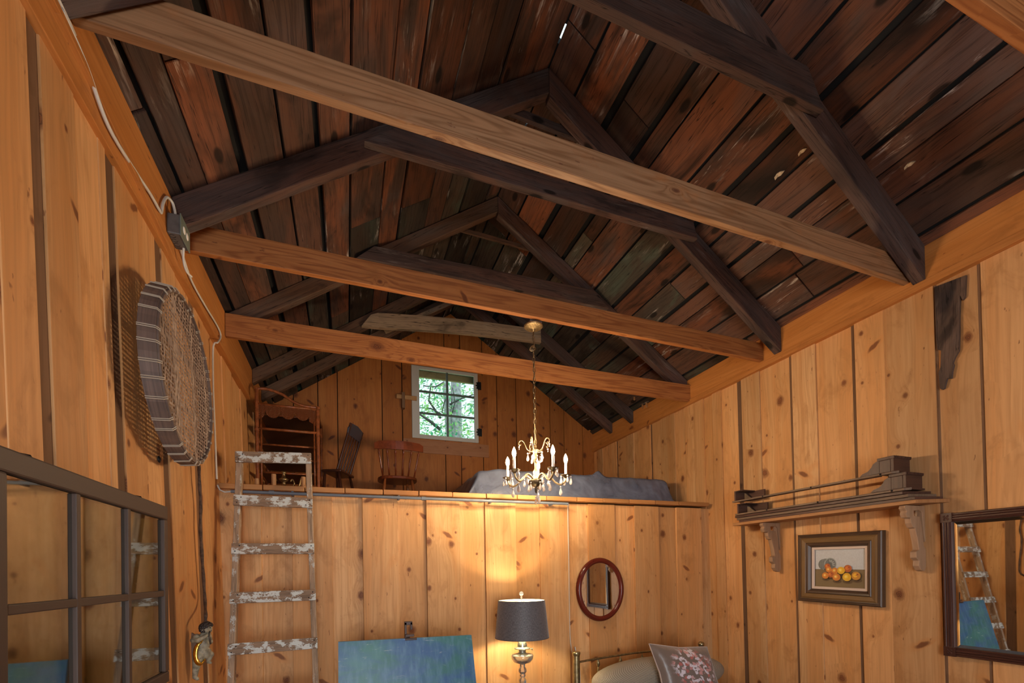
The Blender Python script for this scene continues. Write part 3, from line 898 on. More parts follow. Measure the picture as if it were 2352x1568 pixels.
pts = [Vector((.012, .5, 3.50))] + [at(u, v, 0, .012) for u, v in ((128, -12), (140, 20), (160, 62), (200, 155), (250, 292), (310, 392), (345, 445), (367, 484), (371, 486), (374, 468), (383, 453), (391, 463), (392, 480), (390, 497))]
pts[-1].x = .04; pts[-2].x = .03; pts[-3].x = .02
m = MB(); m.tube(spline(pts), .007, 8)
tag(m.build('cable', CABLE, org=pts[1], smooth=True), 'white electrical cable running along the left wall plate down to the grey junction box', 'cable')
bx = thing('junction_box', (0.001, 3.0, 3.34), 'grey metal electrical box with outlet fixed to the left wall plate', 'electrical box')
GBOX = plain('box_grey', (.13, .13, .13), .45, .3, noise=.15)
m = MB(); m.box((.001, 2.885, 3.352), (.062, 3.025, 3.462), 1); m.build('body', GBOX, bx, bevel=.006)
m = MB(); m.box((.062, 2.88, 3.347), (.068, 3.03, 3.467), 1); m.build('cover_plate', plain('cover_green_grey', (.22, .29, .26), .4, .4), bx, bevel=.002)
for yy in (2.93, 2.98):
    m = MB(); m.ball((.068, yy, 3.408), .02, 14, 6, (.25, 1, 1)); s = m.build('outlet', plain('outlet_white', (.75, .73, .7), .4), bx, smooth=True); s['label'] = 'white outlet face'
m = MB()
for yy in (2.91, 2.945, 2.98): m.tube([(.02 + .014 * math.cos(a), yy + .012 * math.sin(a), 3.3515) for a in [k * .6 for k in range(10)]], .001, 4)
m.build('knockout', IRON, bx)
pts = [Vector((.035, 2.98, 3.356))] + [at(u, v, 0, .012) for u, v in ((409, 556), (420, 588), (440, 645), (470, 700), (500, 750), (507, 772))]
pts += [at(500, 786, 0, .03), at(488, 788, 0, .0), at(489, 810, 0, .0), at(490, 900, 0, .012), at(494, 1000, 0, .02), at(498, 1100, 0, .03)]
pts[-6].x = .03; pts[-5].x = .012
m = MB(); m.tube(spline(pts), .006, 8)
tag(m.build('cable', CABLE, org=pts[0], smooth=True), 'white cable from under the junction box, bending down the left wall beside the basket', 'cable')
m = MB(); m.tube(spline([(.045, 3.0, 3.356), (.035, 3.03, 3.30), (.035, 3.08, 3.27), (.05, 3.12, 3.265)]), .006, 8)
tag(m.build('cable', CABLE, org=(.045, 3.0, 3.35), smooth=True), 'short cut white cable stub hanging from the junction box', 'cable')

# ------------------------------------------------------------------ basket tray on the left wall
CANE = NT('cane_weave'); r_, g_, b_, _ = CANE.tintrgb(); u_, v_, _ = CANE.uv()
nz = CANE.noise(CANE.obj(), 40, 3)
cc = CANE.mix(r_, (.24, .17, .14), (.40, .31, .26)); CANE.set(CANE.mix(CANE.ramp(nz, .3, .8, 0, .6), cc, (.10, .065, .048)), .7, 0)
BINDC = plain('binding_cane', (.42, .36, .28), .6)
RIM = wood('basket_rim_cane', (.15, .105, .09), (.085, .06, .052), (.08, .05, .04), (.2, .13, .09), knots=0, grain=.8)
bc = at(424, 850, 0, .15); bc = Vector((0, 2.69, 2.50))
FB = Vector((.14, 2.70, 2.49)); BR = .405
bn = Vector((1, -.0, .0)).normalized()
bas = thing('woven_basket', (.01, 2.62, 2.46), 'large round woven cane tray hanging on the left wall under the junction box', 'basket')


def bp(a, b, e):
    """point on the tray: a along y, b along z, e out from its face"""
    q = Vector((0, a, b)); n = Vector((1, 0, 0))
    # the tray hangs with its lower edge nearer the wall
    return FB + Vector((e - .012 * (b / BR), a, b))


m = MB()
NS = 30; stp = 2 * BR / NS
rb = random.Random(8)
for i in range(NS):                     # upright strips, over two and under two
    a = -BR + (i + .5) * stp; hh = math.sqrt(max(BR * BR - a * a, 0)) * .985
    w = stp * rb.uniform(.5, .64); tn = (rb.random() ** 2, .5, .5)
    if i in (8, 9, 18, 26): tn = (1, 1, 1); w = stp * .95
    n = max(2, int(2 * hh / stp)); pr = None
    for k in range(n + 1):
        b = -hh + 2 * hh * k / n
        j = int((b + BR) / stp)
        e = .0012 if ((i + j) // 2) % 2 else -.0012
        jt = rb.uniform(-.0008, .0008)
        q = (bp(a - w / 2 + jt, b, e), bp(a + w / 2 + jt, b, e))
        if pr:
            o = len(m.v); m.v += [pr[0], pr[1], q[1], q[0]]
            m.face([o, o + 1, o + 2, o + 3], [(0, 0), (w, 0), (w, stp), (0, stp)], tn)
        pr = q
m.build('upright_weave', CANE, bas)
m = MB()
NS2 = 40; st2 = 2 * BR / NS2
for i in range(NS2):
    b = -BR + (i + .5) * st2; hh = math.sqrt(max(BR * BR - b * b, 0)) * .985
    w = st2 * rb.uniform(.42, .6); tn = (rb.random() ** 1.5, .5, .5)
    if i in (12, 24, 25): w = st2 * .98
    n = max(2, int(2 * hh / stp)); pr = None
    for k in range(n + 1):
        a = -hh + 2 * hh * k / n
        ii = int((a + BR) / stp); j = int((b + BR) / stp)
        e = -.0012 if ((ii + j) // 2) % 2 else .0012
        sl = .012 * (a / BR)
        q = (bp(a, b - w / 2 + sl, e), bp(a, b + w / 2 + sl, e))
        if pr:
            o = len(m.v); m.v += [pr[0], q[0], q[1], pr[1]]
            m.face([o, o + 1, o + 2, o + 3], [(0, 0), (w, 0), (w, stp), (0, stp)], tn)
        pr = q
m.build('cross_weave', CANE, bas)
m = MB()
N = 64
for k in range(N):
    th0, th1 = 2 * math.pi * k / N, 2 * math.pi * (k + 1) / N
    def ring(th, r, e): return bp(r * math.cos(th), r * math.sin(th), e)
    for ra, rb_, e0, e1 in ((BR, BR - .014, .012, -.055), (BR + .006, BR, .004, -.06)):
        m.bar([ring(th0, ra, e0), ring(th0, ra + .008, e1), ring(th0, rb_ + .008, e1), ring(th0, rb_, e0)],
              [ring(th1, ra, e0), ring(th1, ra + .008, e1), ring(th1, rb_ + .008, e1), ring(th1, rb_, e0)], tint=(.3, .4, .5 + .3 * math.sin(k * 2.1)), uvo=(1, th0 * BR))
m.build('rim', RIM, bas)
for k in range(34):
    m = MB()
    th = 2 * math.pi * k / 34 + rb.uniform(-.04, .04)
    for dt in (-.012, .008):
        t2 = th + dt
        pp = [bp((BR - .018) * math.cos(t2), (BR - .018) * math.sin(t2), .0), bp((BR - .006) * math.cos(t2), (BR - .006) * math.sin(t2), .016), bp((BR + .012) * math.cos(t2), (BR + .012) * math.sin(t2), .005),
              bp((BR + .018) * math.cos(t2), (BR + .018) * math.sin(t2), -.06)]
        m.tube(pp, .0024, 5)
    m.build('binding', BINDC, bas)

# ------------------------------------------------------------------ old window sash on the left wall
SASHP = paintwood('sash_brown_paint', (.060, .034, .024), (.10, .07, .05), .80, 16, .6)
OLDG = glassmat('old_sash_glass', (.72, .76, .66), refl=.42, rough=.03)
sx0, sx1 = .072, .118
yA_, yB_ = 1.40, 2.49
zT, zB = 1.822, 1.02
sash = thing('six_pane_sash', (sx0, (yA_ + yB_) / 2, zB), 'old brown six-pane window sash hung on the left wall in the lower left corner', 'window sash')
m = MB()
m.box((sx0, yA_, zT - .062), (sx1, yB_, zT), 1); m.box((sx0, yA_, zB), (sx1, yB_, zB + .05), 1)
m.box((sx0, yA_, zB + .05), (sx1, yA_ + .048, zT - .062), 2); m.box((sx0, yB_ - .045, zB + .05), (sx1, yB_, zT - .062), 2)
m.build('frame', SASHP, sash, bevel=.006)
m = MB()
for y in (1.76, 2.105): m.box((sx0 + .004, y - .012, zB + .05), (sx1 - .002, y + .012, zT - .062), 2)
m.box((sx0 + .005, yA_ + .048, 1.412), (sx1 - .003, yB_ - .045, 1.438), 1)
m.build('muntin', SASHP, sash, bevel=.003)
ys = [yA_ + .048, 1.748, 1.772, 2.093, 2.117, yB_ - .045]
for a, b in ((0, 1), (2, 3), (4, 5)):
    for z0, z1 in ((zB + .05, 1.412), (1.438, zT - .062)):
        m = MB(); m.box((sx0 + .030, ys[a], z0), (sx0 + .032, ys[b], z1)); m.build('pane', OLDG, sash)
m = MB(); m.box((sx0 + .001, yA_ + .03, zB + .03), (sx0 + .004, yB_ - .03, zT - .04)); m.build('backing_panel', plain('sash_backing', (.36, .24, .15), .7, noise=.4, nscale=7), sash)
for y in (1.6, 2.3):
    m = MB(); m.tube([(xl(1.85) - .01, y, 1.85), (sx0 + .01, y, 1.835), (sx0 + .02, y, 1.815)], .004, 6)
    m.build('hanger', IRON, sash)

# ------------------------------------------------------------------ ladder
LADP = paintwood('ladder_rung_paint', (.60, .64, .62), (.30, .20, .13), .53, 17, .75)
LADW = paintwood('ladder_rail_wood', (.50, .50, .47), (.42, .29, .19), .48, 14, .8)
rg = [(1055, 3.80), (1158, 3.74), (1265, 3.68), (1372, 3.61), (1483, 3.55)]
lad = thing('ladder', (.41, 3.30, 0), 'weathered wooden ladder with white paint splashes leaning on the loft edge', 'ladder')
top = Vector((.385, 3.822, 2.40)); bot = Vector((.425, 3.33, 0))
ldir = (top - bot).normalized()


def lp(z): return bot + ldir * ((z - bot.z) / ldir.z)


def hw(z): return .232 + (2.4 - z) * .0165
nrm_l = Vector((0, -ldir.z, ldir.y)).normalized()
for s in (-1, 1):
    m = MB()
    a = bot + Vector((s * hw(0), 0, 0)) - nrm_l * .0; b = top + Vector((s * hw(2.4), 0, 0))
    m.beam(a, b, .038, .066, up=nrm_l, tint=(.3 + .2 * s, .5, .5))
    m.build('rail', LADW, lad, bevel=.004)
for z in (2.37, 2.03, 1.68, 1.34, 1.0, .66, .32):
    c = lp(z) + nrm_l * .043
    m = MB(); w = hw(z) + .022
    tl_ = .012 if z > 2.3 else -.0 + .006 * (1.7 - z)
    m.beam(c + Vector((-w, 0, -tl_)), c + Vector((w, 0, tl_)), .018, .078 if z < 2.3 else .085, up=ldir)
    rgn = m.build('rung', LADP, lad, bevel=.003)
    for s in (-1, 1):
        for dx, dz in ((-.012, -.02), (.014, .02)):
            m = MB(); m.ball(c + Vector((s * (w - .035) + dx, 0, 0)) + ldir * (dz + s * tl_) + nrm_l * .0095, .0045, 6, 4)
            m.build('nail', IRON, rgn)
# ------------------------------------------------------------------ rattan shelf unit on the loft
RAT = plain('rattan_pole', (.22, .065, .020), .30, noise=.35, nscale=25)
WEAVE = NT('rattan_weave'); u_, v_, _ = WEAVE.uv()
zz = WEAVE.math('ABSOLUTE', WEAVE.math('SUBTRACT', WEAVE.math('FRACT', WEAVE.math('MULTIPLY', u_, 28)), .5))
hb = WEAVE.math('SINE', WEAVE.math('MULTIPLY', WEAVE.math('ADD', v_, WEAVE.math('MULTIPLY', zz, .05)), 520))
WEAVE.set(WEAVE.mix(WEAVE.ramp(hb, -.6, .8), (.07, .018, .006), (.30, .09, .028)), .3, 0); WEAVE.bump(hb, .8, .004)
DARKW = wood('dark_stained_wood', (.060, .024, .012), (.03, .012, .006), (.015, .006, .003), (.075, .025, .01), knots=.05, rough=.4)
xs0, xs1, ysf, ysb = .075, .625, 5.0, 5.62
rs = thing('rattan_shelf', (.35, 5.3, DECK), 'tall brown rattan shelf unit with scalloped woven side panel, behind the ladder top', 'shelf')
ztl, ztr = 3.335, 3.205
for (x, y, zt) in ((xs0, ysf, ztl), (xs1, ysf, ztr), (xs0, ysb, ztl), (xs1, ysb, ztr)):
    m = MB(); m.tube([(x, y, DECK), (x, y, zt)], .017, 10)
    for z in (zt - .004, zt - .13, 2.93): m.tube([(x, y, z - .012), (x, y, z + .012)], .021, 10)
    m.build('post', RAT, rs, smooth=True, auto=.6)
for y in (ysf, ysb):
    m = MB(); pts = [(xs0, y, ztl), (xs0 + .1, y, ztl + .005), (xs0 + .22, y, ztl - .03), (xs0 + .32, y, ztl - .09), (xs0 + .42, y, ztl - .125), (xs1, y, ztr)]
    m.tube(spline(pts, 5), .014, 10); m.build('top_rail', RAT, rs, smooth=True)
    m = MB()
    for z in (3.185, 2.945): m.tube([(xs0, y, z), (xs1, y, z - (.0 if z > 3 else .0))], .013, 10)
    m.build('cross_rail', RAT, rs, smooth=True)
    m = MB(); h = 3.178
    out = [(xs0 + .015, h), (xs1 - .015, h), (xs1 - .015, h - .17), (xs1 - .03, h - .15), (xs1 - .08, h - .125)]
    for c, r in ((xs1 - .14, .066), (xs0 + .275, .066), (xs0 + .14, .066)):
        for k in range(9):
            a = -math.pi * k / 8
            out.append((c + r * math.cos(a) * .95, h - .055 + r * math.sin(a)))
    out += [(xs0 + .06, h - .11), (xs0 + .03, h - .14), (xs0 + .015, h - .15)]
    m.prism(out, y - .006, y + .006, lambda a, b, e: (a, e, b))
    m.build('woven_panel', WEAVE, rs)
    for x in (xs0 + .035, xs1 - .035):
        m = MB(); m.tube([(x, y, DECK), (x, y, 3.06)], .0085, 8); m.build('inner_pole', RAT, rs, smooth=True)
for z in (2.52, 2.66, 2.80, 2.95, 3.10):
    m = MB(); m.box((xs0 + .01, ysf + .06, z), (xs1 - .01, ysb, z + .012), 1); sh = m.build('shelf_board', DARKW, rs)
    m = MB(); m.tube([(xs0, ysf + .05, z + .004), (xs1, ysf + .05, z + .004)], .010, 8); m.build('shelf_rail', RAT, sh, smooth=True)
for x in (xs0, xs1):
    m = MB(); m.tube([(x, ysf, 3.185), (x, ysb, 3.185)], .012, 8); m.tube([(x, ysf, 2.52), (x, ysb, 2.52)], .012, 8); m.tube([(x, ysf + .02, 2.9), (x, ysb - .02, 2.4)], .009, 8)
    m.build('side_rail', RAT, rs, smooth=True)

# wooden pegs, brass ornament on the loft edge
PEG = wood('cut_peg_wood', (.46, .26, .12), (.32, .16, .07), (.1, .05, .02), (.42, .2, .08))
for (u, y, h, r, lab) in ((590, 4.35, .055 + .07, .017, 'short pale cut peg on the loft edge, left of the ladder top'), (629, 4.35, .17, .019, 'taller pale cut peg standing between the ladder rails on the loft'),
                         (697, 4.35, .16, .019, 'pale cut peg standing behind the right ladder rail on the loft')):
    x = at(u, 1110, 1, y).x
    m = MB(); m.tube([(x, y, DECK), (x, y, DECK + h)], r, 10, tint=(.4, .3, .6))
    tag(m.build('wooden_peg', PEG, org=(x, y, DECK), bevel=.002), lab, 'wooden peg', 'cut wooden pegs on the loft edge')
BRASSD = plain('tarnished_brass', (.22, .15, .07), .35, .85, noise=.4, nscale=40)
x = at(652, 1110, 1, 4.55).x
orn = thing('brass_candlestick', (x, 4.55, DECK), 'tarnished ornate brass candlestick on the loft between the ladder rails', 'candlestick')
m = MB(); m.lathe([(.05, 0), (.055, .01), (.03, .025), (.022, .05), (.045, .075), (.05, .09), (.02, .105), (.015, .14), (.035, .155), (.04, .17), (.018, .18), (.012, .215), (.022, .225), (.018, .24)], (x, 4.55, DECK), 16)
m.build('stem', BRASSD, orn, smooth=True)
for s in (-1, 1):
    m = MB(); m.tube(spline([(x, 4.55, DECK + .12), (x + s * .05, 4.55, DECK + .09), (x + s * .085, 4.55, DECK + .13), (x + s * .07, 4.55, DECK + .17), (x + s * .055, 4.55, DECK + .15)]), .007, 8)
    m.build('scroll_arm', BRASSD, orn, smooth=True)
x2 = at(678, 1110, 1, 4.62).x
m = MB()
m.tube(spline([(x2 - .03, 4.62, DECK), (x2 - .01, 4.62, DECK + .09), (x2 + .03, 4.62, DECK + .12), (x2 + .05, 4.62, DECK + .2)]), .008, 8)
m.tube(spline([(x2 + .05, 4.62, DECK), (x2 + .01, 4.62, DECK + .06), (x2 - .04, 4.62, DECK + .1)]), .008, 8)
for k in range(5): m.ball((x2 - .02 + .016 * k, 4.62, DECK + .06 + .02 * k), .014, 8, 6, (1, .4, 1))
tag(m.build('metal_ornament', BRASSD, org=(x2, 4.62, DECK), smooth=True), 'curly openwork metal ornament with leaves, right of the brass candlestick', 'ornament')

# ------------------------------------------------------------------ dark slat-back chair (seen from its side)
CH1 = plain('chair_dark_brown', (.045, .016, .010), .28, noise=.3, nscale=12)
sc = thing('slat_back_chair', (.72, 5.35, DECK), 'dark slat-back chair seen from the side beside the rattan shelf', 'chair', 'old chairs on the loft')
sz = DECK + .44
m = MB(); m.box((.68, 5.14, sz - .03), (.90, 5.52, sz)); m.build('seat', CH1, sc, bevel=.012)
for (a, b) in (((.71, 5.17), (.70, 5.13)), ((.71, 5.49), (.70, 5.53)), ((.86, 5.17), (.93, 5.13)), ((.86, 5.49), (.93, 5.53))):
    m = MB(); m.tube([(b[0], b[1], DECK), ((a[0] + b[0]) / 2, (a[1] + b[1]) / 2, DECK + .22), (a[0], a[1], sz - .02)], [.012, .019, .013], 10); m.build('leg', CH1, sc, smooth=True)
m = MB(); m.tube([(.705, 5.15, DECK + .16), (.915, 5.15, DECK + .16)], .009, 8); m.tube([(.705, 5.51, DECK + .16), (.915, 5.51, DECK + .16)], .009, 8); m.tube([(.80, 5.15, DECK + .16), (.80, 5.51, DECK + .16)], .009, 8)
m.build('stretcher', CH1, sc, smooth=True)
bt = Vector((.16, 0, .50))
for y in (5.16, 5.50):
    m = MB(); m.beam(Vector((.85, y, sz - .01)), Vector((.85, y, sz)) + bt, .028, .022, up=(1, 0, 0)); m.build('back_post', CH1, sc, bevel=.005)
for k in range(4):
    y = 5.16 + .34 * (k + 1) / 5
    m = MB(); m.beam(Vector((.85, y, sz - .005)), Vector((.85, y, sz)) + bt * .85, .022, .012, up=(1, 0, 0)); m.build('back_slat', CH1, sc, bevel=.003)
m = MB(); q = Vector((.85, 0, sz)) + bt * .88
m.prism([(5.15, -.06), (5.51, -.06), (5.53, .0), (5.48, .06), (5.33, .075), (5.18, .06), (5.13, 0)], -.010, .010, lambda a, b, e: (q.x + e + b * .3, a, q.z + b))
o = m.build('crest_rail', plain('crest_blue_black', (.035, .04, .06), .35), sc, bevel=.004)
sc.rotation_euler.z = math.radians(-22)
sc.location.x += .03; sc.location.y += .12

# ------------------------------------------------------------------ spindle back chair, its back to the camera
CH2 = plain('chair_red_brown', (.125, .028, .010), .22, noise=.3, nscale=10)
CH2L = plain('chair_leg_brown', (.20, .062, .018), .2, noise=.25, nscale=10)
cc = at(917, 1088, 1, 5.25)
sp = thing('spindle_back_chair', (cc.x, 5.45, DECK), 'red-brown spindle-back chair facing the gable wall under the small window', 'chair', 'old chairs on the loft')
sx, sy, sz = cc.x, 5.25, DECK + .41
m = MB()
out = []
for k in range(28):
    a = 2 * math.pi * k / 28
    r = 1.0
    out.append((sx + .225 * math.copysign(abs(math.cos(a)) ** .75, math.cos(a)), sy + .21 + .21 * math.copysign(abs(math.sin(a)) ** .8, math.sin(a))))
m.prism(out, sz - .035, sz, lambda a, b, e: (a, b, e)); m.build('seat', CH2, sp, bevel=.008)
for dx, dy, ox, oy in ((-.15, .07, -.05, -.03), (.15, .07, .05, -.03), (-.13, .35, -.05, .05), (.13, .35, .05, .05)):
    a = Vector((sx + dx, sy + dy, sz - .03)); b = Vector((sx + dx + ox, sy + dy + oy, DECK)); m = MB()
    m.tube([a + (b - a) * f for f in (0, .15, .35, .42, .46, .52, .6, .8, 1)], [.013, .017, .021, .015, .021, .014, .018, .015, .010], 12); m.build('leg', CH2L, sp, smooth=True)
m = MB(); m.tube([(sx - .18, sy + .06, DECK + .15), (sx - .16, sy + .38, DECK + .15)], .008, 8); m.tube([(sx + .18, sy + .06, DECK + .15), (sx + .16, sy + .38, DECK + .15)], .008, 8); m.tube([(sx - .17, sy + .22, DECK + .15), (sx + .17, sy + .22, DECK + .15)], .008, 8)
m.build('stretcher', CH2, sp, smooth=True)
for k in range(6):
    f = k / 5 * 2 - 1
    a = Vector((sx + f * .175, sy + .03 + .03 * f * f, sz - .005)); b = Vector((sx + f * .225, sy - .07 + .05 * f * f, sz + .285)); m = MB()
    m.tube([a + (b - a) * t for t in (0, .3, .6, .78, .84, .88, .93, 1)], [.009, .010, .010, .008, .012, .013, .008, .007], 10); m.build('spindle', CH2, sp, smooth=True)
m = MB(); N = 12; pr = None
for k in range(N + 1):
    f = k / N * 2 - 1
    x = sx + f * .27; y = sy - .075 + .05 * f * f; h0 = sz + .275; h1 = sz + .275 + .085 + .01 * math.cos(f * 1.5) - (.02 if abs(f) > .95 else 0)
    q = [(x, y - .011, h0), (x, y + .011, h0), (x, y + .005, h1), (x, y - .017, h1)]
    if pr: m.bar(pr, q, tint=(.5, .5, .5))
    pr = q
m.build('crest_rail', CH2, sp)

# ------------------------------------------------------------------ mattress under plastic on the loft
mx0, mx1, my0, my1, mz = 2.09, 4.28, 4.22, 5.4, 2.475
MATT = plain('mattress_grey_fabric', (.15, .16, .21), .9, noise=.1, nscale=60)
mt = MB()
mt.grid(lambda a, b: (mx0 + (mx1 - mx0) * a, my0 + (my1 - my0) * b, mz - .02 - .015 * (2 * a - 1) ** 8 - .015 * (2 * b - 1) ** 8), 20, 10)
mt.box((mx0 + .03, my0 + .03, DECK + .002), (mx1 - .03, my1 - .03, mz - .04), 0)
mo = tag(mt.build('mattress', MATT, org=((mx0 + mx1) / 2, 4.9, DECK)), 'grey mattress lying on the loft floor under plastic film', 'mattress')
PL = NT('plastic_film')
nz = PL.noise(PL.obj(), 4, 5, .65, 1.2)
trn = PL.n.new('ShaderNodeBsdfTransparent'); trn.inputs[0].default_value = (.68, .73, .84, 1)
PL.set((.15, .175, .25), .3, 0); PL.bump(nz, .5, .02)
mxs = PL.n.new('ShaderNodeMixShader'); PL.l.new(PL.ramp(nz, .25, .75, .45, .85), mxs.inputs[0])
PL.l.new(trn.outputs[0], mxs.inputs[1]); PL.l.new(PL.b.outputs[0], mxs.inputs[2]); PL.l.new(mxs.outputs[0], PL.out.inputs[0])
from mathutils import noise as mn


def sheet(a, b):
    # a along x, b from the front skirt, over the top, to the back
    x = mx0 - .16 + (mx1 - mx0 + .30) * a
    L1, L2 = .26, my1 - my0
    s = b * (L1 + L2 + .2)
    dl = (x - mx0); dr = (mx1 - x)
    topz = mz + .008
    edge = 0
    if dl < 0: edge = min(1, -dl / .16)
    if dr < 0: edge = min(1, -dr / .14)
    if dl < .28 and dl > 0: topz -= .0
    zt = topz - edge ** .8 * (topz - DECK - .01)
    if x < mx0 + .2: zt -= .05 * (1 - (x - mx0 + .16) / .36)
    wv = mn.noise(Vector((x * 7, s * 5, 0))) * .018 + mn.noise(Vector((x * 18, s * 9, 3))) * .008
    pk = .05 * math.exp(-((x - 3.42) / .05) ** 2) * math.exp(-((s - L1 - .02) / .12) ** 2)
    if s < L1:
        f = s / L1
        y = my0 - .05 - .06 * (1 - f) + wv * 1.3; z = DECK + .006 + (zt - DECK - .006) * f
    elif s < L1 + L2:
        y = my0 - .05 + (s - L1) * 1.05; z = zt + wv * .6 + .012
    else:
        f = (s - L1 - L2) / .2; y = my1 + .05 + .05 * f; z = zt - (zt - DECK - .01) * min(1, f)
    return (x, y, max(DECK + .004, z + pk))


m = MB(); m.grid(sheet, 90, 60)
tag(m.build('plastic_sheet', PL.m, org=((mx0 + mx1) / 2, 4.9, DECK), smooth=True), 'wrinkled translucent plastic film draped over the mattress on the loft', 'plastic sheet')

# ------------------------------------------------------------------ chandelier
BRS = plain('antique_brass', (.30, .22, .12), .4, .85, noise=.35, nscale=60)
BRSD = plain('dark_bronze', (.10, .075, .045), .4, .8, noise=.35, nscale=60)
CRY = NT('crystal'); CRY.set((.97, .95, .94), .06, 0, Transmission_Weight=.6, IOR=1.45)
CANDLE = plain('candle_sleeve', (.88, .84, .76), .5)


def emis(name, c, s):
    t = NT(name); e = t.n.new('ShaderNodeEmission'); e.inputs[0].default_value = (*c, 1); e.inputs[1].default_value = s
    t.l.new(e.outputs[0], t.out.inputs[0]); return t.m


BULB = emis('lit_bulb', (1.0, .74, .46), 1000)
ch0 = at(1231, 1100, 1, 3.25); hx, hy = ch0.x, 3.25
chd = thing('chandelier', (hx, hy, 3.40), 'small brass five-candle chandelier with crystal drops hanging on a chain', 'chandelier')
m = MB(); m.box((hx - .05, hy - .055, 3.425), (hx + .05, hy + .05, 3.4405)); m.build('mounting_box', GBOX, chd)
m = MB(); m.lathe([(.073, .012), (.075, .004), (.066, -.004), (.05, -.006), (.03, -.014), (.012, -.018), (.010, -.035), (.0, -.036)], (hx, hy, 3.415), 28); m.build('canopy', plain('canopy_embossed_brass', (.36, .26, .13), .4, .8, noise=.5, nscale=120, bump=.8), chd, smooth=True)
m = MB()
z = 3.385; k = 0
while z > 2.50:
    L_ = .024; r = .0105
    pts = []
    for q in range(14):
        a = 2 * math.pi * q / 14
        dz = L_ * math.sin(a); dx = r * math.cos(a)
        if abs(math.sin(a)) > .7: dx *= .9
        pts.append((hx + (dx if k % 2 else .0) + .0015 * math.sin(k), hy + (0 if k % 2 else dx), z - L_ + dz))
    m.tube(pts, .0027, 6, closed=True)
    z -= .0405; k += 1
m.tube([(hx, hy + .003, 3.39), (hx + .004, hy + .006, 3.2), (hx - .004, hy + .004, 2.9), (hx, hy + .003, 2.5)], .0022, 6)
m.build('chain', BRS, chd, smooth=True)
m = MB()
for k in range(4): m.tube([(hx - .018 + .020 * math.cos(a) + .004 * k, hy - .01 + .006 * math.sin(a * 2), 3.235 + .016 * math.sin(a) + .004 * k) for a in [2 * math.pi * q / 12 for q in range(12)]], .0025, 6, closed=True)
m.build('spare_chain', BRS, chd, smooth=True)
m = MB(); m.lathe([(.004, 2.49), (.012, 2.475), (.006, 2.46), (.022, 2.452), (.030, 2.44), (.012, 2.43), (.013, 2.42), (.009, 2.30), (.018, 2.285), (.024, 2.27), (.018, 2.255), (.021, 2.25), (.021, 2.215), (.028, 2.205)], (hx, hy, 0), 16); m.build('column', BRS, chd, smooth=True)
m = MB(); m.lathe([(.02, 2.212), (.062, 2.208), (.064, 2.198), (.058, 2.18), (.04, 2.166), (.02, 2.158), (.008, 2.154), (.012, 2.14), (.009, 2.12), (.003, 2.105)], (hx, hy, 0), 20, wob=lambda th, i: 1 + (.05 * math.cos(th * 10) if 0 < i < 5 else 0)); m.build('bowl', BRSD, chd, smooth=True)


def drop(c, L_=.05, parent=None, name='crystal_drop', bead=True):
    """pear-shaped crystal hanging below point c"""
    L_ *= 1.2
    m = MB(); w = L_ * .34
    c = Vector(c)
    if bead: m.ball(c - Vector((0, 0, .008)), .007, 8, 6); top_ = .016
    else: top_ = .003
    prof = [(.001, -top_), (w * .35, -top_ - L_ * .15), (w * .75, -top_ - L_ * .4), (w, -top_ - L_ * .65), (w * .9, -top_ - L_ * .82), (w * .5, -top_ - L_ * .95), (.0008, -top_ - L_)]
    m.lathe(prof, c, 10, sx=.55)
    o = m.build(name, CRY.m, parent)
    return o


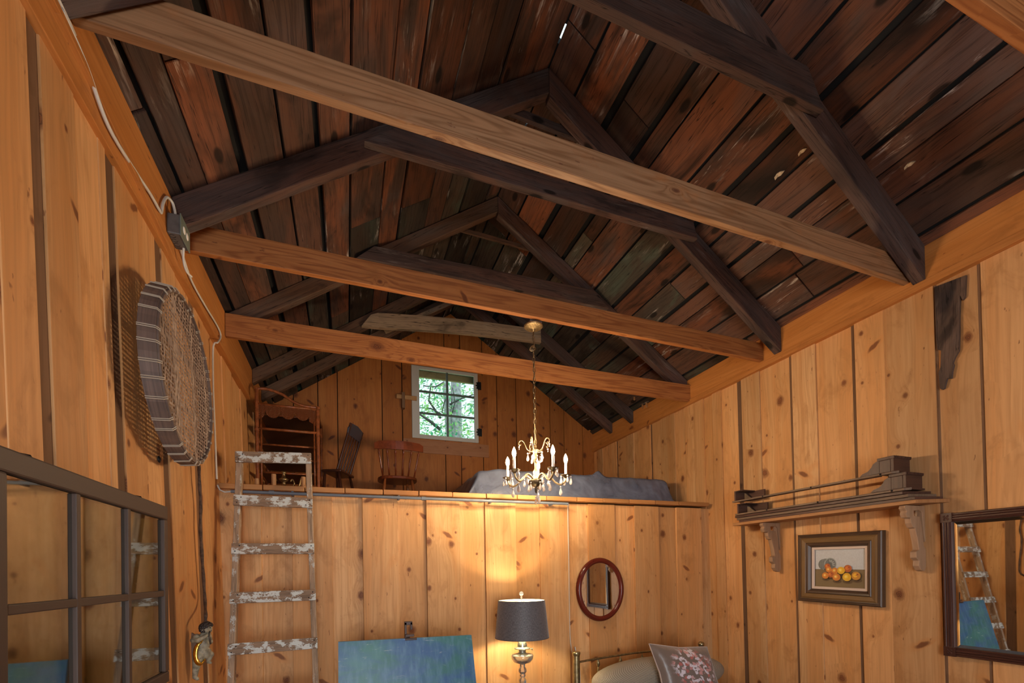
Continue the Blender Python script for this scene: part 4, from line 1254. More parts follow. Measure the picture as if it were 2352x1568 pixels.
th0 = math.atan2(hy, hx - CX) - .08
RA = .245
rc = random.Random(4)
for k in range(5):
    th = th0 + k * 2 * math.pi / 5
    d = Vector((math.cos(th), math.sin(th), 0))
    C0 = Vector((hx, hy, 0))
    zc = 2.248
    m = MB()
    pr = [(.03, 2.205), (.06, 2.235), (.095, 2.245), (.125, 2.225), (.16, 2.192), (.20, 2.178), (.235, 2.20), (RA, zc - .01)]
    m.tube(spline([C0 + d * r + Vector((0, 0, z)) for r, z in pr], 4), .0075, 8)
    arm = m.build('arm', BRS, chd, smooth=True)
    m = MB(); m.lathe([(.008, zc - .022), (.014, zc - .012), (.022, zc - .006), (.040, zc + .004), (.043, zc + .007), (.038, zc + .006), (.012, zc)], C0 + d * RA, 20, wob=lambda th_, i: 1 + (.07 * math.cos(th_ * 8) if i in (3, 4, 5) else 0)); m.build('drip_pan', BRSD if k else BRS, arm, smooth=True)
    m = MB(); m.lathe([(.0105, zc), (.0105, zc + .100), (.009, zc + .102)], C0 + d * RA, 14); m.build('candle_sleeve', CANDLE, arm, smooth=True, auto=.6)
    m = MB(); b0 = zc + .102
    m.lathe([(.007, b0), (.0125, b0 + .012), (.0155, b0 + .025), (.0145, b0 + .038), (.009, b0 + .055), (.003, b0 + .068), (.0004, b0 + .074)], C0 + d * RA, 14)
    bl = m.build('bulb', BULB, arm, smooth=True); bl['label'] = 'lit candle bulb'
    # drops on the pan edge, under the arm and on the crown
    for a in (0, 1.6, 3.14, 4.7):
        e = Vector((math.cos(th + a), math.sin(th + a), 0)) * .040
        drop(C0 + d * RA + e + Vector((0, 0, zc + .002)), rc.uniform(.036, .05), arm)
    drop(C0 + d * .20 + Vector((0, 0, 2.168)), .052, arm)
    drop(C0 + d * .10 + Vector((0, 0, 2.232)), .045, arm)
    # crown scroll
    th2 = th + .45; d2 = Vector((math.cos(th2), math.sin(th2), 0)); m = MB()
    pr = [(.008, 2.435), (.04, 2.435), (.065, 2.455), (.082, 2.495), (.10, 2.520), (.122, 2.517), (.13, 2.497), (.12, 2.484), (.112, 2.494)]
    m.tube(spline([C0 + d2 * r + Vector((0, 0, z)) for r, z in pr], 4), .004, 8)
    cs = m.build('crown_scroll', BRS, chd, smooth=True)
    drop(C0 + d2 * .128 + Vector((0, 0, 2.480)), .012, cs)
    drop(C0 + d2 * .06 + Vector((0, 0, 2.428)), .045, cs)
    drop(C0 + Vector((math.cos(th2 + .6), math.sin(th2 + .6), 0)) * .035 + Vector((0, 0, 2.40)), .035, cs)
    # bottom cluster
    drop(C0 + d * .062 + Vector((0, 0, 2.19)), .045, chd)
drop((hx + .012, hy, 2.125), .046, chd); drop((hx + .02, hy - .01, 2.098), .046, chd); drop((hx - .004, hy, 2.082), .04, chd)

# ------------------------------------------------------------------ bits on the roof and right plate
PAPER = plain('wasp_nest_paper', (.50, .40, .28), .9, noise=.3, nscale=50)
for (u, v, s, lab) in ((1842, 347, .022, 'small pale chip stuck to the roof right of the nearest right rafter'), (1789, 400, .028, 'pale peeled chip on the roof planks left of the nearest right rafter'), (2088, 378, .022, 'torn pale chip on the roof planks at the far right')):
    # intersect with the right slope
    dd = (at(u, v, 1, 2.0) - Vector((CX, 0, EYE))).normalized(); o_ = Vector((CX, 0, EYE))
    e = Vector((WR, 0, ZTR)); t_ = Vector((XA, 0, ZA)); dv = (t_ - e).normalized(); nn = Vector((dv.z, 0, -dv.x))
    tt = (e - o_).dot(nn) / dd.dot(nn); p = o_ + dd * tt
    m = MB(); fr = lambda a, b, e_: p + Vector((0, 1, 0)) * a + dv * b - nn * e_
    m.prism([(-s * 1.4, -s * .3), (-s * .3, -s * .55), (s * .5, -s * .3), (s * 1.3, -s * .45), (s * 1.1, s * .2), (s * .2, s * .5), (-s * .6, s * .3)], -.006, .004, fr)
    tag(m.build('wood_chip', PAPER, org=p), lab, 'wood chip')
for (u, v, lab) in ((1458, 911, 'small pale peg stuck to the roof above the right end of the farthest beam'), (1476, 932, 'pale peg at the right plate, left of its twin'), (1485, 929, 'pale peg at the right plate, right of its twin')):
    y = 4.9 if u < 1470 else 5.15
    p = at(u, v, 0, 4.585)
    if u < 1470:
        dd = (at(u, v, 1, 2.0) - o_).normalized(); p = o_ + dd * ((e - o_).dot(nn) / dd.dot(nn)) - nn * .012
    m = MB(); m.tube([p + Vector((0, 0, -.03)), p + Vector((.015, .02, .03))], .012, 8)
    tag(m.build('wooden_peg', PEG, org=p), lab, 'wooden peg')
# ------------------------------------------------------------------ dark bark patch on the right wall
BARKP = oldwood('bark_patch_wood', (.035, .026, .026), (.17, .11, .08), (.12, .10, .10), redf=.9, greyf=.6, white=.1, var=.1, bump=.5)
ol = [(575, 428), (585, 700), (590, 900), (600, 990), (635, 1000), (630, 1150), (612, 1200), (625, 1340), (645, 1352), (665, 1340), (675, 1300), (690, 1250), (730, 1250), (735, 1190), (750, 1130), (740, 1110), (760, 1060), (795, 1000), (800, 850), (800, 700), (806, 500), (828, 545), (850, 520), (860, 320)]
pts = [at(2000 + a / 3.92, 550 + b / 3.92, 0, 4.622) for a, b in ol]
m = MB(); m.prism([(p.y, p.z) for p in pts], 4.619, 4.634, lambda a, b, e: (e, a, b), tint=(.6, .8, .6))
tag(m.build('bark_patch', BARKP, org=(4.62, 1.75, 3.0)), 'dark ragged bark patch high on the right wall under the plate', 'bark')

# ------------------------------------------------------------------ shelf on scroll brackets
SHELFW = wood('shelf_pine', (.50, .26, .11), (.33, .15, .055), (.13, .045, .015), (.45, .20, .07), knots=.1)
BRKW = wood('bracket_wood', (.40, .265, .165), (.26, .155, .085), (.12, .06, .03), (.36, .21, .12), knots=.05, grain=.4)
sh = thing('wall_shelf', (4.62, 2.6, 1.9), 'pine wall shelf on two scroll brackets, holding the dark cornices', 'shelf')
m = MB()
m.bar([(4.40, 1.865, 1.90), (4.635, 1.80, 1.905), (4.635, 1.80, 1.93), (4.40, 1.865, 1.925)], [(4.40, 3.36, 1.90), (4.635, 3.40, 1.905), (4.635, 3.40, 1.93), (4.40, 3.36, 1.925)])
m.build('shelf_board', SHELFW, sh, bevel=.003)
prof = [(0, 0), (-.205, 0), (-.215, -.02), (-.195, -.04), (-.205, -.06), (-.19, -.085), (-.155, -.085), (-.15, -.12), (-.13, -.15), (-.11, -.155), (-.105, -.17), (-.085, -.24), (-.075, -.30), (-.105, -.315), (-.105, -.355), (-.075, -.375), (-.08, -.41), (-.055, -.44),
        (-.02, -.45), (0, -.42), (0, -.30), (-.02, -.27), (-.028, -.2), (-.04, -.13), (-.055, -.075), (-.115, -.07), (-.12, -.035), (-.055, -.03), (-.03, -.045), (-.022, -.12), (-.012, -.2), (0, -.25)]
for y, lab in ((3.06, None), (1.955, None)):
    xw = xr(1.7) - .004
    m = MB(); m.prism(prof, y - .02, y + .02, lambda a, b, e: (xw + a, e, 1.899 + b)); br = m.build('bracket', BRKW, sh, bevel=.004)
    m = MB(); m.prism([(-.03, -.03), (-.055, -.03), (-.07, -.09), (-.05, -.20), (-.03, -.24), (-.012, -.24), (-.016, -.1)], y - .007, y + .007, lambda a, b, e: (xw + a, e, 1.899 + b)); m.build('web_panel', BRKW, br)

# ------------------------------------------------------------------ carved cornices stacked on the shelf
DKB = wood('cornice_dark_wood', (.095, .052, .038), (.05, .027, .02), (.02, .01, .008), (.11, .05, .035), knots=.02, rough=.45)
RAWB = wood('cornice_raw_edge', (.24, .165, .11), (.14, .09, .06), (.03, .02, .015), (.2, .13, .08), knots=.1, grain=.8)
for i, (zb, ya, yb, lab) in enumerate(((2.004, 1.93, 3.33, 'lower dark cornice with block ends lying on the shelf laths'), (2.131, 2.00, 3.36, 'upper dark cornice with a dentil block end, topmost on the wall shelf'))):
    c = thing('carved_cornice', (4.5, 2.65, zb), lab, 'cornice', 'dark cornices on the wall shelf')
    y = ya
    x0, x1 = 4.425, 4.60
    m = MB(); m.box((x0, y, zb + .012), (x1, y + .02, zb + .10)); m.box((x0, y + .0201, zb + .012), (x1, y + .09, zb + .0979), 0)
    m.box((x0 - .006, y - .006, zb + .098), (x1 + .004, y + .10, zb + .118), 0); m.box((x0 - .008, y - .012, zb), (x1 + .006, y + .10, zb + .012), 0)
    m.build('block_end', DKB, c, bevel=.002)
    m = MB()
    for k in range(13): m.box((x0 + .006 + k * .0132, y - .012, zb + .101), (x0 + .013 + k * .0132, y - .005, zb + .116), 2)
    m.build('dentil', DKB, c)
    m = MB(); m.prism([(0, .10), (0, .012), (.13, .012), (.11, .03), (.075, .04), (.05, .065), (.04, .085), (.015, .10)], x0 - .001, x0 + .02, lambda a, b, e: (e, y + .09 + a, zb + b)); m.build('scroll_side', DKB, c)
    m = MB(); m.box((x0, yb - .015, zb + .012), (x1 - .02, yb, zb + .10), 0); m.box((x0, yb - .10, zb + .094), (x1 - .02, yb, zb + .104), 0)
    m.box((x1 - .02, yb - .2, zb + .012), (x1, yb, zb + .10), 1)
    m.build('block_end', DKB, c, bevel=.002)
    m = MB(); m.prism([(0, .09), (0, .012), (-.09, .012), (-.08, .03), (-.05, .05), (-.02, .08)], x1 - .06, x1 - .045, lambda a, b, e: (e, yb - .015 + a, zb + b)); m.build('scroll_side', RAWB, c)
    m = MB()
    m.bar([(4.398, ya + .0, zb - .012 + .004), (4.43, ya - .03, zb - .008), (4.43, ya - .03, zb + .010), (4.398, ya, zb + .006)], [(4.398, yb, zb - .008), (4.43, yb, zb - .008), (4.43, yb, zb + .010), (4.398, yb, zb + .006)])
    m.build('front_strip', RAWB, c, bevel=.002)
    m = MB(); m.box((4.43, ya + .1, zb - .006), (4.47, yb - .02, zb + .004), 1); m.build('bottom_board', DKB, c)
    m = MB()
    for f in (.05, .42, .75): m.ball((4.397, ya + (yb - ya) * f, zb + .0), .007, 8, 6)
    m.build('nail', IRON, c)
for i, (z, ya, yb, x0, lab) in enumerate(((1.9265, 1.845, 3.30, 4.415, 'lowest dark lath of the stack on the wall shelf'), (1.949, 1.88, 3.32, 4.408, 'second dark lath of the stack on the wall shelf'), (1.972, 1.91, 3.335, 4.402, 'top dark lath just under the lower cornice'))):
    m = MB()
    m.bar([(x0, ya + .03, z), (4.615, ya - .02, z), (4.615, ya - .02, z + .020), (x0, ya + .03, z + .020)], [(x0, yb, z), (4.60, yb, z), (4.60, yb, z + .020), (x0, yb, z + .020)])
    tag(m.build('wood_lath', RAWB if i == 1 else DKB, org=(4.5, 2.6, z), bevel=.002), lab, 'lath', 'laths stacked on the wall shelf')

# ------------------------------------------------------------------ framed peach painting
FRB = wood('frame_dark_brown', (.085, .05, .032), (.05, .028, .018), (.03, .02, .01), (.1, .06, .03), knots=0, rough=.35)
FRG = wood('frame_gold_brown', (.20, .115, .045), (.13, .07, .025), (.05, .03, .01), (.22, .12, .04), knots=0, rough=.4)
LIN = plain('frame_liner', (.62, .50, .42), .6)
fp = thing('framed_painting', (4.63, 2.51, 1.19), 'small framed still-life painting of peaches and a basket, under the wall shelf', 'painting')
pc = [at(1826, 1232, 0, 4.585), at(2018, 1212, 0, 4.585), at(2032, 1392, 0, 4.585), at(1838, 1384, 0, 4.585)]
cen = sum(pc, Vector()) / 4
ang = math.radians(-1.3)
FW, FH = .66, .57


def fpt(a, b, e):      # a to the right as seen from the room, b up, e out of the wall
    c_, s_ = math.cos(ang), math.sin(ang)
    a2 = a * c_ - b * s_; b2 = a * s_ + b * c_
    return Vector((4.632 - e, cen.y - a2, cen.z + b2))


def frame(mb, w, h, prof, fn):
    """mitred frame: prof is a list of (inset, out)"""
    cs = [(-1, -1), (1, -1), (1, 1), (-1, 1)]
    t = mb.tint()
    for k in range(4):
        c0, c1 = cs[k], cs[(k + 1) % 4]
        rA, rB = [], []
        for ins, e in prof:
            rA.append(fn(c0[0] * (w / 2 - ins), c0[1] * (h / 2 - ins), e)); rB.append(fn(c1[0] * (w / 2 - ins), c1[1] * (h / 2 - ins), e))
        L_ = (rB[0] - rA[0]).length; o = len(mb.v); mb.v += rA + rB; n = len(prof)
        for j in range(n - 1):
            mb.face([o + j, o + n + j, o + n + j + 1, o + j + 1], [(prof[j][0] + k, 0), (prof[j][0] + k, L_), (prof[j + 1][0] + k + .01, L_), (prof[j + 1][0] + k + .01, 0)], t)


m = MB(); frame(m, FW, FH, [(0, 0), (0, .042), (.008, .048), (.016, .044), (.022, .047), (.03, .044)], fpt); m.build('outer_moulding', FRB, fp)
m = MB(); frame(m, FW - .06, FH - .06, [(0, .044), (.012, .05), (.038, .046), (.042, .042)], fpt); m.build('gold_band', FRG, fp)
m = MB(); frame(m, FW - .144, FH - .144, [(0, .042), (.006, .048), (.02, .044), (.034, .028), (.038, .02)], fpt); m.build('inner_moulding', FRB, fp)
m = MB(); frame(m, FW - .22, FH - .22, [(0, .02), (.002, .024), (.020, .022), (.022, .014)], fpt); m.build('liner', LIN, fp)
CANV = NT('painting_canvas'); _, _, _, cc_ = CANV.tintrgb()
nz = CANV.noise(CANV.obj(), 90, 4)
CANV.set(CANV.mix(CANV.ramp(nz, .2, .8, 0, .14), cc_, (.15, .12, .08)), .55, 0); CANV.bump(nz, .2, .001)
cw, chh = (FW - .262), (FH - .262)


def disc(mb, cx, cy, rx, ry, e, c_in, c_out, n=22, off=(.0, .0), rot=0, fn=fpt):
    o = len(mb.v)
    R_ = lambda x, y: (cx + x * math.cos(rot) - y * math.sin(rot), cy + x * math.sin(rot) + y * math.cos(rot))
    rings = [(0, c_in), (.5, c_in), (1, c_out)]
    prev = None
    for r, col in rings:
        row = []
        for k in range(n):
            a = 2 * math.pi * k / n
            x, y = R_(rx * r * math.cos(a) + off[0] * (1 - r), ry * r * math.sin(a) + off[1] * (1 - r))
            row.append(len(mb.v)); mb.v.append(fn(x, y, e))
        if prev:
            for k in range(n):
                k2 = (k + 1) % n
                mid = tuple((p + q) / 2 for p, q in zip(prev[1], col))
                mb.face([prev[0][k], prev[0][k2], row[k2], row[k]], [(0, 0)] * 4, mid)
        prev = (row, col)


def quad(mb, x0, y0, x1, y1, e, col, fn=fpt):
    o = len(mb.v); mb.v += [fn(x0, y0, e), fn(x1, y0, e), fn(x1, y1, e), fn(x0, y1, e)]
    mb.face([o, o + 1, o + 2, o + 3], [(0, 0)] * 4, col)


fpt0 = fpt


def fpt(a, b, e): return fpt0(a, b, .009 + (e - .013) * 3)


disc.__defaults__ = disc.__defaults__[:-1] + (fpt,)
quad.__defaults__ = (fpt,)
m = MB()
quad(m, -cw / 2, -chh / 2, cw / 2, chh / 2, .013, (.55, .58, .60))
quad(m, -cw / 2, -chh / 2, cw / 2, -.009, .0133, (.20, .14, .065))
quad(m, -cw / 2, -.011, cw / 2, -.0085, .0134, (.08, .06, .04))
PX = lambda x, y: ((x - 758) * .00119, (842 - y) * .00112)
# toppled slatted basket
bx_, by_ = PX(652, 815); disc(m, bx_, by_, .045, .045, .0136, (.22, .24, .23), (.12, .13, .12), rot=.3)
bx_, by_ = PX(668, 815); disc(m, bx_, by_, .045, .050, .0137, (.26, .29, .28), (.16, .17, .16), rot=.2)
for k in range(4):
    ax_, ay_ = PX(640 + k * 12, 800 - k * 5); quad(m, ax_ - .0012, ay_ - .055, ax_ + .0012, ay_ + .012, .0138, (.06, .07, .07))
bx_, by_ = PX(700, 812); disc(m, bx_, by_, .050, .053, .0139, (.30, .33, .33), (.40, .44, .44), rot=.1)
disc(m, bx_, by_, .043, .046, .0141, (.12, .13, .13), (.18, .20, .20), rot=.1)
for k in range(5):
    a = -.3 + k * .5
    disc(m, bx_ + .026 * math.cos(a), by_ + .028 * math.sin(a), .013, .005, .0142 + k * .00005, (.34, .38, .38), (.26, .30, .30), rot=a)
P = [(680, 828, 21, 0), (690, 852, 21, 1), (732, 860, 23, 1), (818, 843, 26, 0), (775, 857, 26, 2), (706, 888, 22, 0), (670, 896, 24, 1), (746, 905, 27, 1), (815, 903, 29, 2), (873, 893, 29, 3)]
cols = [((.70, .20, .03), (.16, .012, .01)), ((.80, .36, .04), (.50, .09, .02)), ((.90, .60, .03), (.62, .26, .01)), ((.88, .50, .04), (.28, .02, .01))]
for i, (x, y, r, k) in enumerate(P):
    x, y = PX(x, y); r *= .00117
    disc(m, x, y - r * 1.1, r * 1.1, r * .5, .0143, (.07, .035, .015), (.16, .11, .05))
for i, (x, y, r, k) in enumerate(P):
    x, y = PX(x, y); r *= .00117
    e = .0146 + i * .0004
    disc(m, x, y, r, r * .95, e, cols[k][0], cols[k][1], off=(-r * .35, r * .2))
    disc(m, x + r * .35, y + r * .3, r * .5, r * .22, e + .0002, (.30, .03, .015), cols[k][0], rot=.5) if k in (0, 3) else disc(m, x - r * .2, y + r * .1, r * .3, r * .3, e + .0002, (.95, .75, .25), cols[k][0])
m.build('canvas', CANV.m, fp)

# ------------------------------------------------------------------ mirrors
MIRR = plain('mirror_silver', (.80, .82, .80), .015, 1.0)
MFR = wood('mirror_frame_dark', (.075, .030, .022), (.04, .016, .012), (.02, .01, .008), (.09, .035, .022), knots=0, rough=.3)
MH = .935; MW = .64
mir = thing('wall_mirror', (4.63, 1.5, .90), 'rectangular mirror in a dark fluted frame on the right wall', 'mirror')
mc = Vector((0, 1.835 - MW / 2, 1.362))


def mpt(a, b, e): return Vector((4.632 - e - .0 * b, mc.y - a, mc.z + b))


m = MB(); frame(m, MW, MH, [(0, .001), (0, .022), (.004, .027), (.010, .027), (.014, .023), (.018, .028), (.024, .028), (.028, .023), (.032, .028), (.040, .028), (.044, .023), (.050, .026), (.056, .020), (.058, .010)], mpt); m.build('frame', MFR, mir)
for a in (-1, 1):
    for b in (-1, 1):
        m = MB(); ca, cb = a * (MW / 2 - .028), b * (MH / 2 - .028)
        m.prism([(ca - .031, cb - .031), (ca + .031, cb - .031), (ca + .031, cb + .031), (ca - .031, cb + .031)], .001, .032, mpt)
        for k in range(4):
            an = math.pi / 4 + k * math.pi / 2
            m.ball(mpt(ca + .013 * math.cos(an), cb + .013 * math.sin(an), .032), .009, 8, 6, (.4, .8, .8))
        m.ball(mpt(ca, cb, .032), .006, 8, 6, (.6, 1, 1)); m.build('corner_block', MFR, mir, bevel=.002)
m = MB(); frame(m, MW - .112, MH - .112, [(0, .012), (.022, .0155)], mpt)
m.build('bevel_edge', plain('mirror_bevel', (.62, .72, .78), .03, 1.0), mir)
m = MB(); quad(m, -(MW / 2 - .078), -(MH / 2 - .078), MW / 2 - .078, MH / 2 - .078, .0156, (1, 1, 1), mpt)
m.build('glass', MIRR, mir)
m = MB(); m.prism([(-MW / 2 + .01, -MH / 2 + .01), (MW / 2 - .01, -MH / 2 + .01), (MW / 2 - .01, MH / 2 - .01), (-MW / 2 + .01, MH / 2 - .01)], .001, .008, mpt); m.build('backing', DKB, mir)

OVF = wood('oval_frame_mahogany', (.10, .012, .008), (.05, .007, .005), (.04, .008, .005), (.17, .03, .015), knots=0, rough=.18)
ov = thing('oval_mirror', (3.238, 3.86, 1.0), 'oval mirror in a glossy red mahogany frame on the loft partition', 'mirror')
oc = Vector((3.238, 3.896, 1.302)); rx, rz = .268, .315
m = MB()
N = 72; pf = [(0, 0), (.004, .016), (.014, .028), (.030, .034), (.045, .028), (.052, .016), (.054, .006)]
o0 = 0
for k in range(N):
    a = 2 * math.pi * k / N
    for ins, e in pf: m.v.append(Vector((oc.x + (rx - ins) * math.cos(a), oc.y - e, oc.z + (rz - ins) * math.sin(a))))
n = len(pf)
for k in range(N):
    k2 = (k + 1) % N
    for j in range(n - 1): m.face([k * n + j, k2 * n + j, k2 * n + j + 1, k * n + j + 1], [(pf[j][0], k * .03), (pf[j][0], k * .03 + .03), (pf[j + 1][0], k * .03 + .03), (pf[j + 1][0], k * .03)], (.5, .5, .5))
m.build('frame', OVF, ov, smooth=True)
m = MB(); m.prism([((rx - .05) * math.cos(2 * math.pi * k / 60), (rz - .05) * math.sin(2 * math.pi * k / 60)) for k in range(60)], .002, .008, lambda a, b, e: (oc.x + a, oc.y - e, oc.z + b)); m.build('glass', MIRR, ov)

# ------------------------------------------------------------------ table lamp
lx, ly = 2.255, 3.52
lt = thing('side_table', (lx, ly, 0), 'small dark side table under the lamp, below the picture edge', 'table')
m = MB(); m.lathe([(.0, .395), (.24, .395), (.25, .405), (.25, .42), (0, .42)], (lx, ly, 0), 32); m.build('table_top', DARKW, lt)
for k in range(4):
    a = math.pi / 4 + k * math.pi / 2; m = MB(); m.tube([(lx + .2 * math.cos(a), ly + .2 * math.sin(a), 0), (lx + .15 * math.cos(a), ly + .15 * math.sin(a), .397)], .014, 8); m.build('leg', DARKW, lt)
lamp = thing('table_lamp', (lx, ly, .42), 'lit table lamp with a dark grey drum shade and glass oil-lamp base', 'lamp')
SHF = NT('shade_fabric'); u_, v_, _ = SHF.uv()
wv = SHF.math('ADD', SHF.noise(SHF.comb(SHF.math('MULTIPLY', u_, 400), SHF.math('MULTIPLY', v_, 60)), 1, 2), SHF.noise(SHF.comb(SHF.math('MULTIPLY', u_, 40), SHF.math('MULTIPLY', v_, 900)), 1, 2))
SHF.set(SHF.mix(SHF.ramp(wv, .8, 1.2), (.07, .068, .075), (.17, .165, .175)), .55, 0, Sheen_Weight=.3); SHF.bump(wv, .4, .001)
zs0, zs1, r0, r1 = .945, 1.252, .226, .196
m = MB(); m.lathe([(r0, zs0), (r1, zs1)], (lx, ly, 0), 64, caps=False); m.build('lamp_shade', SHF.m, lamp, smooth=True)
m = MB(); m.lathe([(r0 - .003, zs0 + .001), (r1 - .003, zs1 - .001)], (lx, ly, 0), 64, caps=False); m.build('shade_lining', plain('shade_lining_white', (.80, .82, .72), .8), lamp, smooth=True)
m = MB()
for z, r in ((zs0, r0), (zs1, r1)): m.tube([(lx + (r - .0015) * math.cos(a), ly + (r - .0015) * math.sin(a), z) for a in [2 * math.pi * k / 48 for k in range(48)]], .0028, 6, closed=True)
m.build('shade_rim', plain('shade_rim_grey', (.10, .10, .11), .6), lamp, smooth=True)
m = MB()
for k in range(3):
    a = .5 + k * 2.094; m.tube([(lx, ly, zs1 - .012), (lx + r1 * math.cos(a), ly + r1 * math.sin(a), zs1 - .004)], .002, 6)
m.tube([(lx + .045 * math.sin(t) * (1 if True else 1), ly, 1.0 + (1.24 - 1.0) * (1 - math.cos(t)) / 2) for t in [math.pi * k / 10 for k in range(11)]], .0018, 6)
m.tube([(lx - .045 * math.sin(t), ly, 1.0 + (1.24 - 1.0) * (1 - math.cos(t)) / 2) for t in [math.pi * k / 10 for k in range(11)]], .0018, 6)
m.build('harp', BRS, lamp, smooth=True)
m = MB(); m.lathe([(.006, 1.24), (.006, 1.262), (.003, 1.268), (.009, 1.276), (.006, 1.285), (.008, 1.292), (.017, 1.30), (.019, 1.312), (.014, 1.323), (0.001, 1.329)], (lx, ly, 0), 16); m.build('finial', CRY.m, lamp, smooth=True)
m = MB(); m.lathe([(.012, 1.03), (.028, 1.055), (.033, 1.08), (.028, 1.105), (.008, 1.118), (0.001, 1.12)], (lx, ly, 0), 16); b = m.build('bulb', emis('lamp_bulb', (1.0, .80, .48), 620), lamp, smooth=True); b['label'] = 'lit bulb inside the shade'
m = MB(); m.lathe([(.016, .93), (.018, .99), (.014, 1.03)], (lx, ly, 0), 14); m.build('socket', BRSD, lamp, smooth=True)
NICK = plain('tarnished_nickel', (.40, .42, .36), .3, .85, noise=.3, nscale=60)
m = MB(); m.lathe([(.015, .94), (.03, .925), (.035, .90), (.040, .885), (.040, .868), (.045, .862), (.064, .856), (.066, .850), (.045, .846), (.03, .84), (.028, .82), (.038, .812)], (lx, ly, 0), 28); m.tube([(lx + .04, ly - .01, .85), (lx + .078, ly - .02, .846)], .004, 8); m.lathe([(0.001, 0), (.011, .001), (.011, .006), (0.001, .007)], (lx + .078, ly - .02, .843), 10, axis=(1, 0, 0))
m.build('burner', NICK, lamp, smooth=True, auto=.6)
GLB = NT('pressed_glass'); GLB.set((.93, .97, .93), .06, 0, Transmission_Weight=.9, IOR=1.45)
m = MB(); m.lathe([(.038, .812), (.085, .803), (.092, .792), (.088, .765), (.068, .738), (.03, .725), (.024, .72)], (lx, ly, 0), 48, wob=lambda th, i: 1 + (.02 * math.cos(th * 22) if i > 0 else 0)); m.build('glass_font', GLB.m, lamp, smooth=True)
m = MB(); m.lathe([(.024, .722), (.022, .70), (.034, .68), (.036, .662), (.020, .64), (.026, .632), (.026, .624), (.018, .615), (.032, .59), (.030, .565), (.016, .54), (.02, .50), (.03, .48)], (lx, ly, 0), 8); m.build('glass_stem', GLB.m, lamp)
m = MB(); m.lathe([(.03, .48), (.05, .46), (.075, .435), (.08, .42)], (lx, ly, 0), 24); m.build('base', BRSD, lamp, smooth=True)

# cable from the conduit end down the partition
m = MB(); m.tube(spline([(2.868, 3.832, 2.127), (2.885, 3.845, 2.115), (2.893, 3.888, 2.09), (2.894, 3.891, 1.6), (2.892, 3.891, 1.0), (2.895, 3.885, .8), (2.91, 3.875, .68), (2.94, 3.86, .56), (2.94, 3.86, .3)]), .0035, 6)
tag(m.build('cable', CABLE, org=(2.89, 3.89, 1.2), smooth=True), 'thin white cable dropping from the right end of the conduit down the loft partition', 'cable')
m = MB(); m.tube(spline([(2.935, 3.872, .76), (2.95, 3.865, .66), (2.972, 3.86, .57), (2.975, 3.86, .3)]), .005, 6)
tag(m.build('cable', plain('cable_bluish', (.55, .65, .72), .5), org=(2.93, 3.86, .6), smooth=True), 'bluish white cord hanging beside the left brass bed post', 'cable')

# ------------------------------------------------------------------ easel with canvas
EAS = wood('easel_dark_wood', (.075, .04, .03), (.04, .02, .015), (.02, .01, .01), (.09, .045, .03), knots=0, rough=.4)
yE = 3.30
TL, TR = at(777, 1474, 1, yE), at(1083, 1458, 1, yE)
BLr, BRr = at(777, 1568, 1, yE - .06), at(1094, 1568, 1, yE - .06)
BL = TL + (BLr - TL) * 2.35; BR_ = TR + (BRr - TR) * 2.35
PAI = NT('blue_green_abstract'); u_, v_, _ = PAI.uv()
n1 = PAI.noise(PAI.comb(PAI.math('MULTIPLY', u_, 3), PAI.math('MULTIPLY', v_, 5)), 1, 5, .6, .5)
n2 = PAI.noise(PAI.comb(PAI.math('MULTIPLY', u_, 28), PAI.math('MULTIPLY', v_, 6), 4.0), 1, 4, .6)
n3 = PAI.noise(PAI.comb(PAI.math('MULTIPLY', u_, 7), PAI.math('MULTIPLY', v_, 30), 9.0), 1, 4, .65, .8)
n4 = PAI.noise(PAI.comb(PAI.math('MULTIPLY', u_, 2.2), PAI.math('MULTIPLY', v_, 3), 19.0), 1, 2)
c = PAI.mix(PAI.ramp(n1, .38, .62), (.045, .19, .20), (.04, .13, .32)); c = PAI.mix(PAI.ramp(n2, .4, .75, 0, .6), c, (.13, .30, .46)); c = PAI.mix(PAI.ramp(n4, .5, .7, 0, .5), c, (.10, .33, .27))
c = PAI.mix(PAI.math('MULTIPLY', PAI.ramp(n3, .6, .72), PAI.ramp(n4, .42, .56, 0, .75)), c, (.50, .62, .62))
PAI.set(c, .4, 0); PAI.bump(n2, .3, .002)
pz = TL.z
es = thing('easel', (1.35, 3.35, 0), 'dark wooden easel holding the blue-green canvas, only its top clamp showing', 'easel')
m = MB()
off = Vector((0, .028, 0))
o = len(m.v)
m.v += [BL, BR_, TR, TL, BL + off, BR_ + off, TR + off, TL + off]
m.face([o, o + 1, o + 2, o + 3], [(0, 0), (.92, 0), (.92, .7), (0, .7)], (0, 0, 0))
for f in ((5, 4, 7, 6), (4, 0, 3, 7), (1, 5, 6, 2), (3, 2, 6, 7), (4, 5, 1, 0)): m.face([o + k for k in f], [(0, 0), (.02, 0), (.02, .7), (0, .7)], (0, 0, 0))
tag(m.build('canvas_painting', PAI.m, org=(1.3, yE, BL.z)), 'large unframed blue and green abstract canvas standing on the easel', 'painting')
mp = at(936, 1465, 1, yE + .03)
m = MB(); m.beam((mp.x - .01, yE + .10, .0), (mp.x, yE + .045, mp.z + .03), .035, .02, up=(0, 1, 0)); m.build('mast', EAS, es, bevel=.003)
m = MB(); m.box((mp.x - .018, yE + .0, mp.z + .012), (mp.x + .045, yE + .045, mp.z + .03)); m.box((mp.x - .02, yE - .008, mp.z - .012), (mp.x + .062, yE + .008, mp.z + .004), 0)
m.box((mp.x - .02, yE + .02, mp.z), (mp.x - .005, yE + .05, mp.z + .115), 2); m.box((mp.x + .02, yE + .02, mp.z + .06), (mp.x + .035, yE + .05, mp.z + .115), 2); m.box((mp.x - .02, yE + .02, mp.z + .095), (mp.x + .035, yE + .05, mp.z + .12))
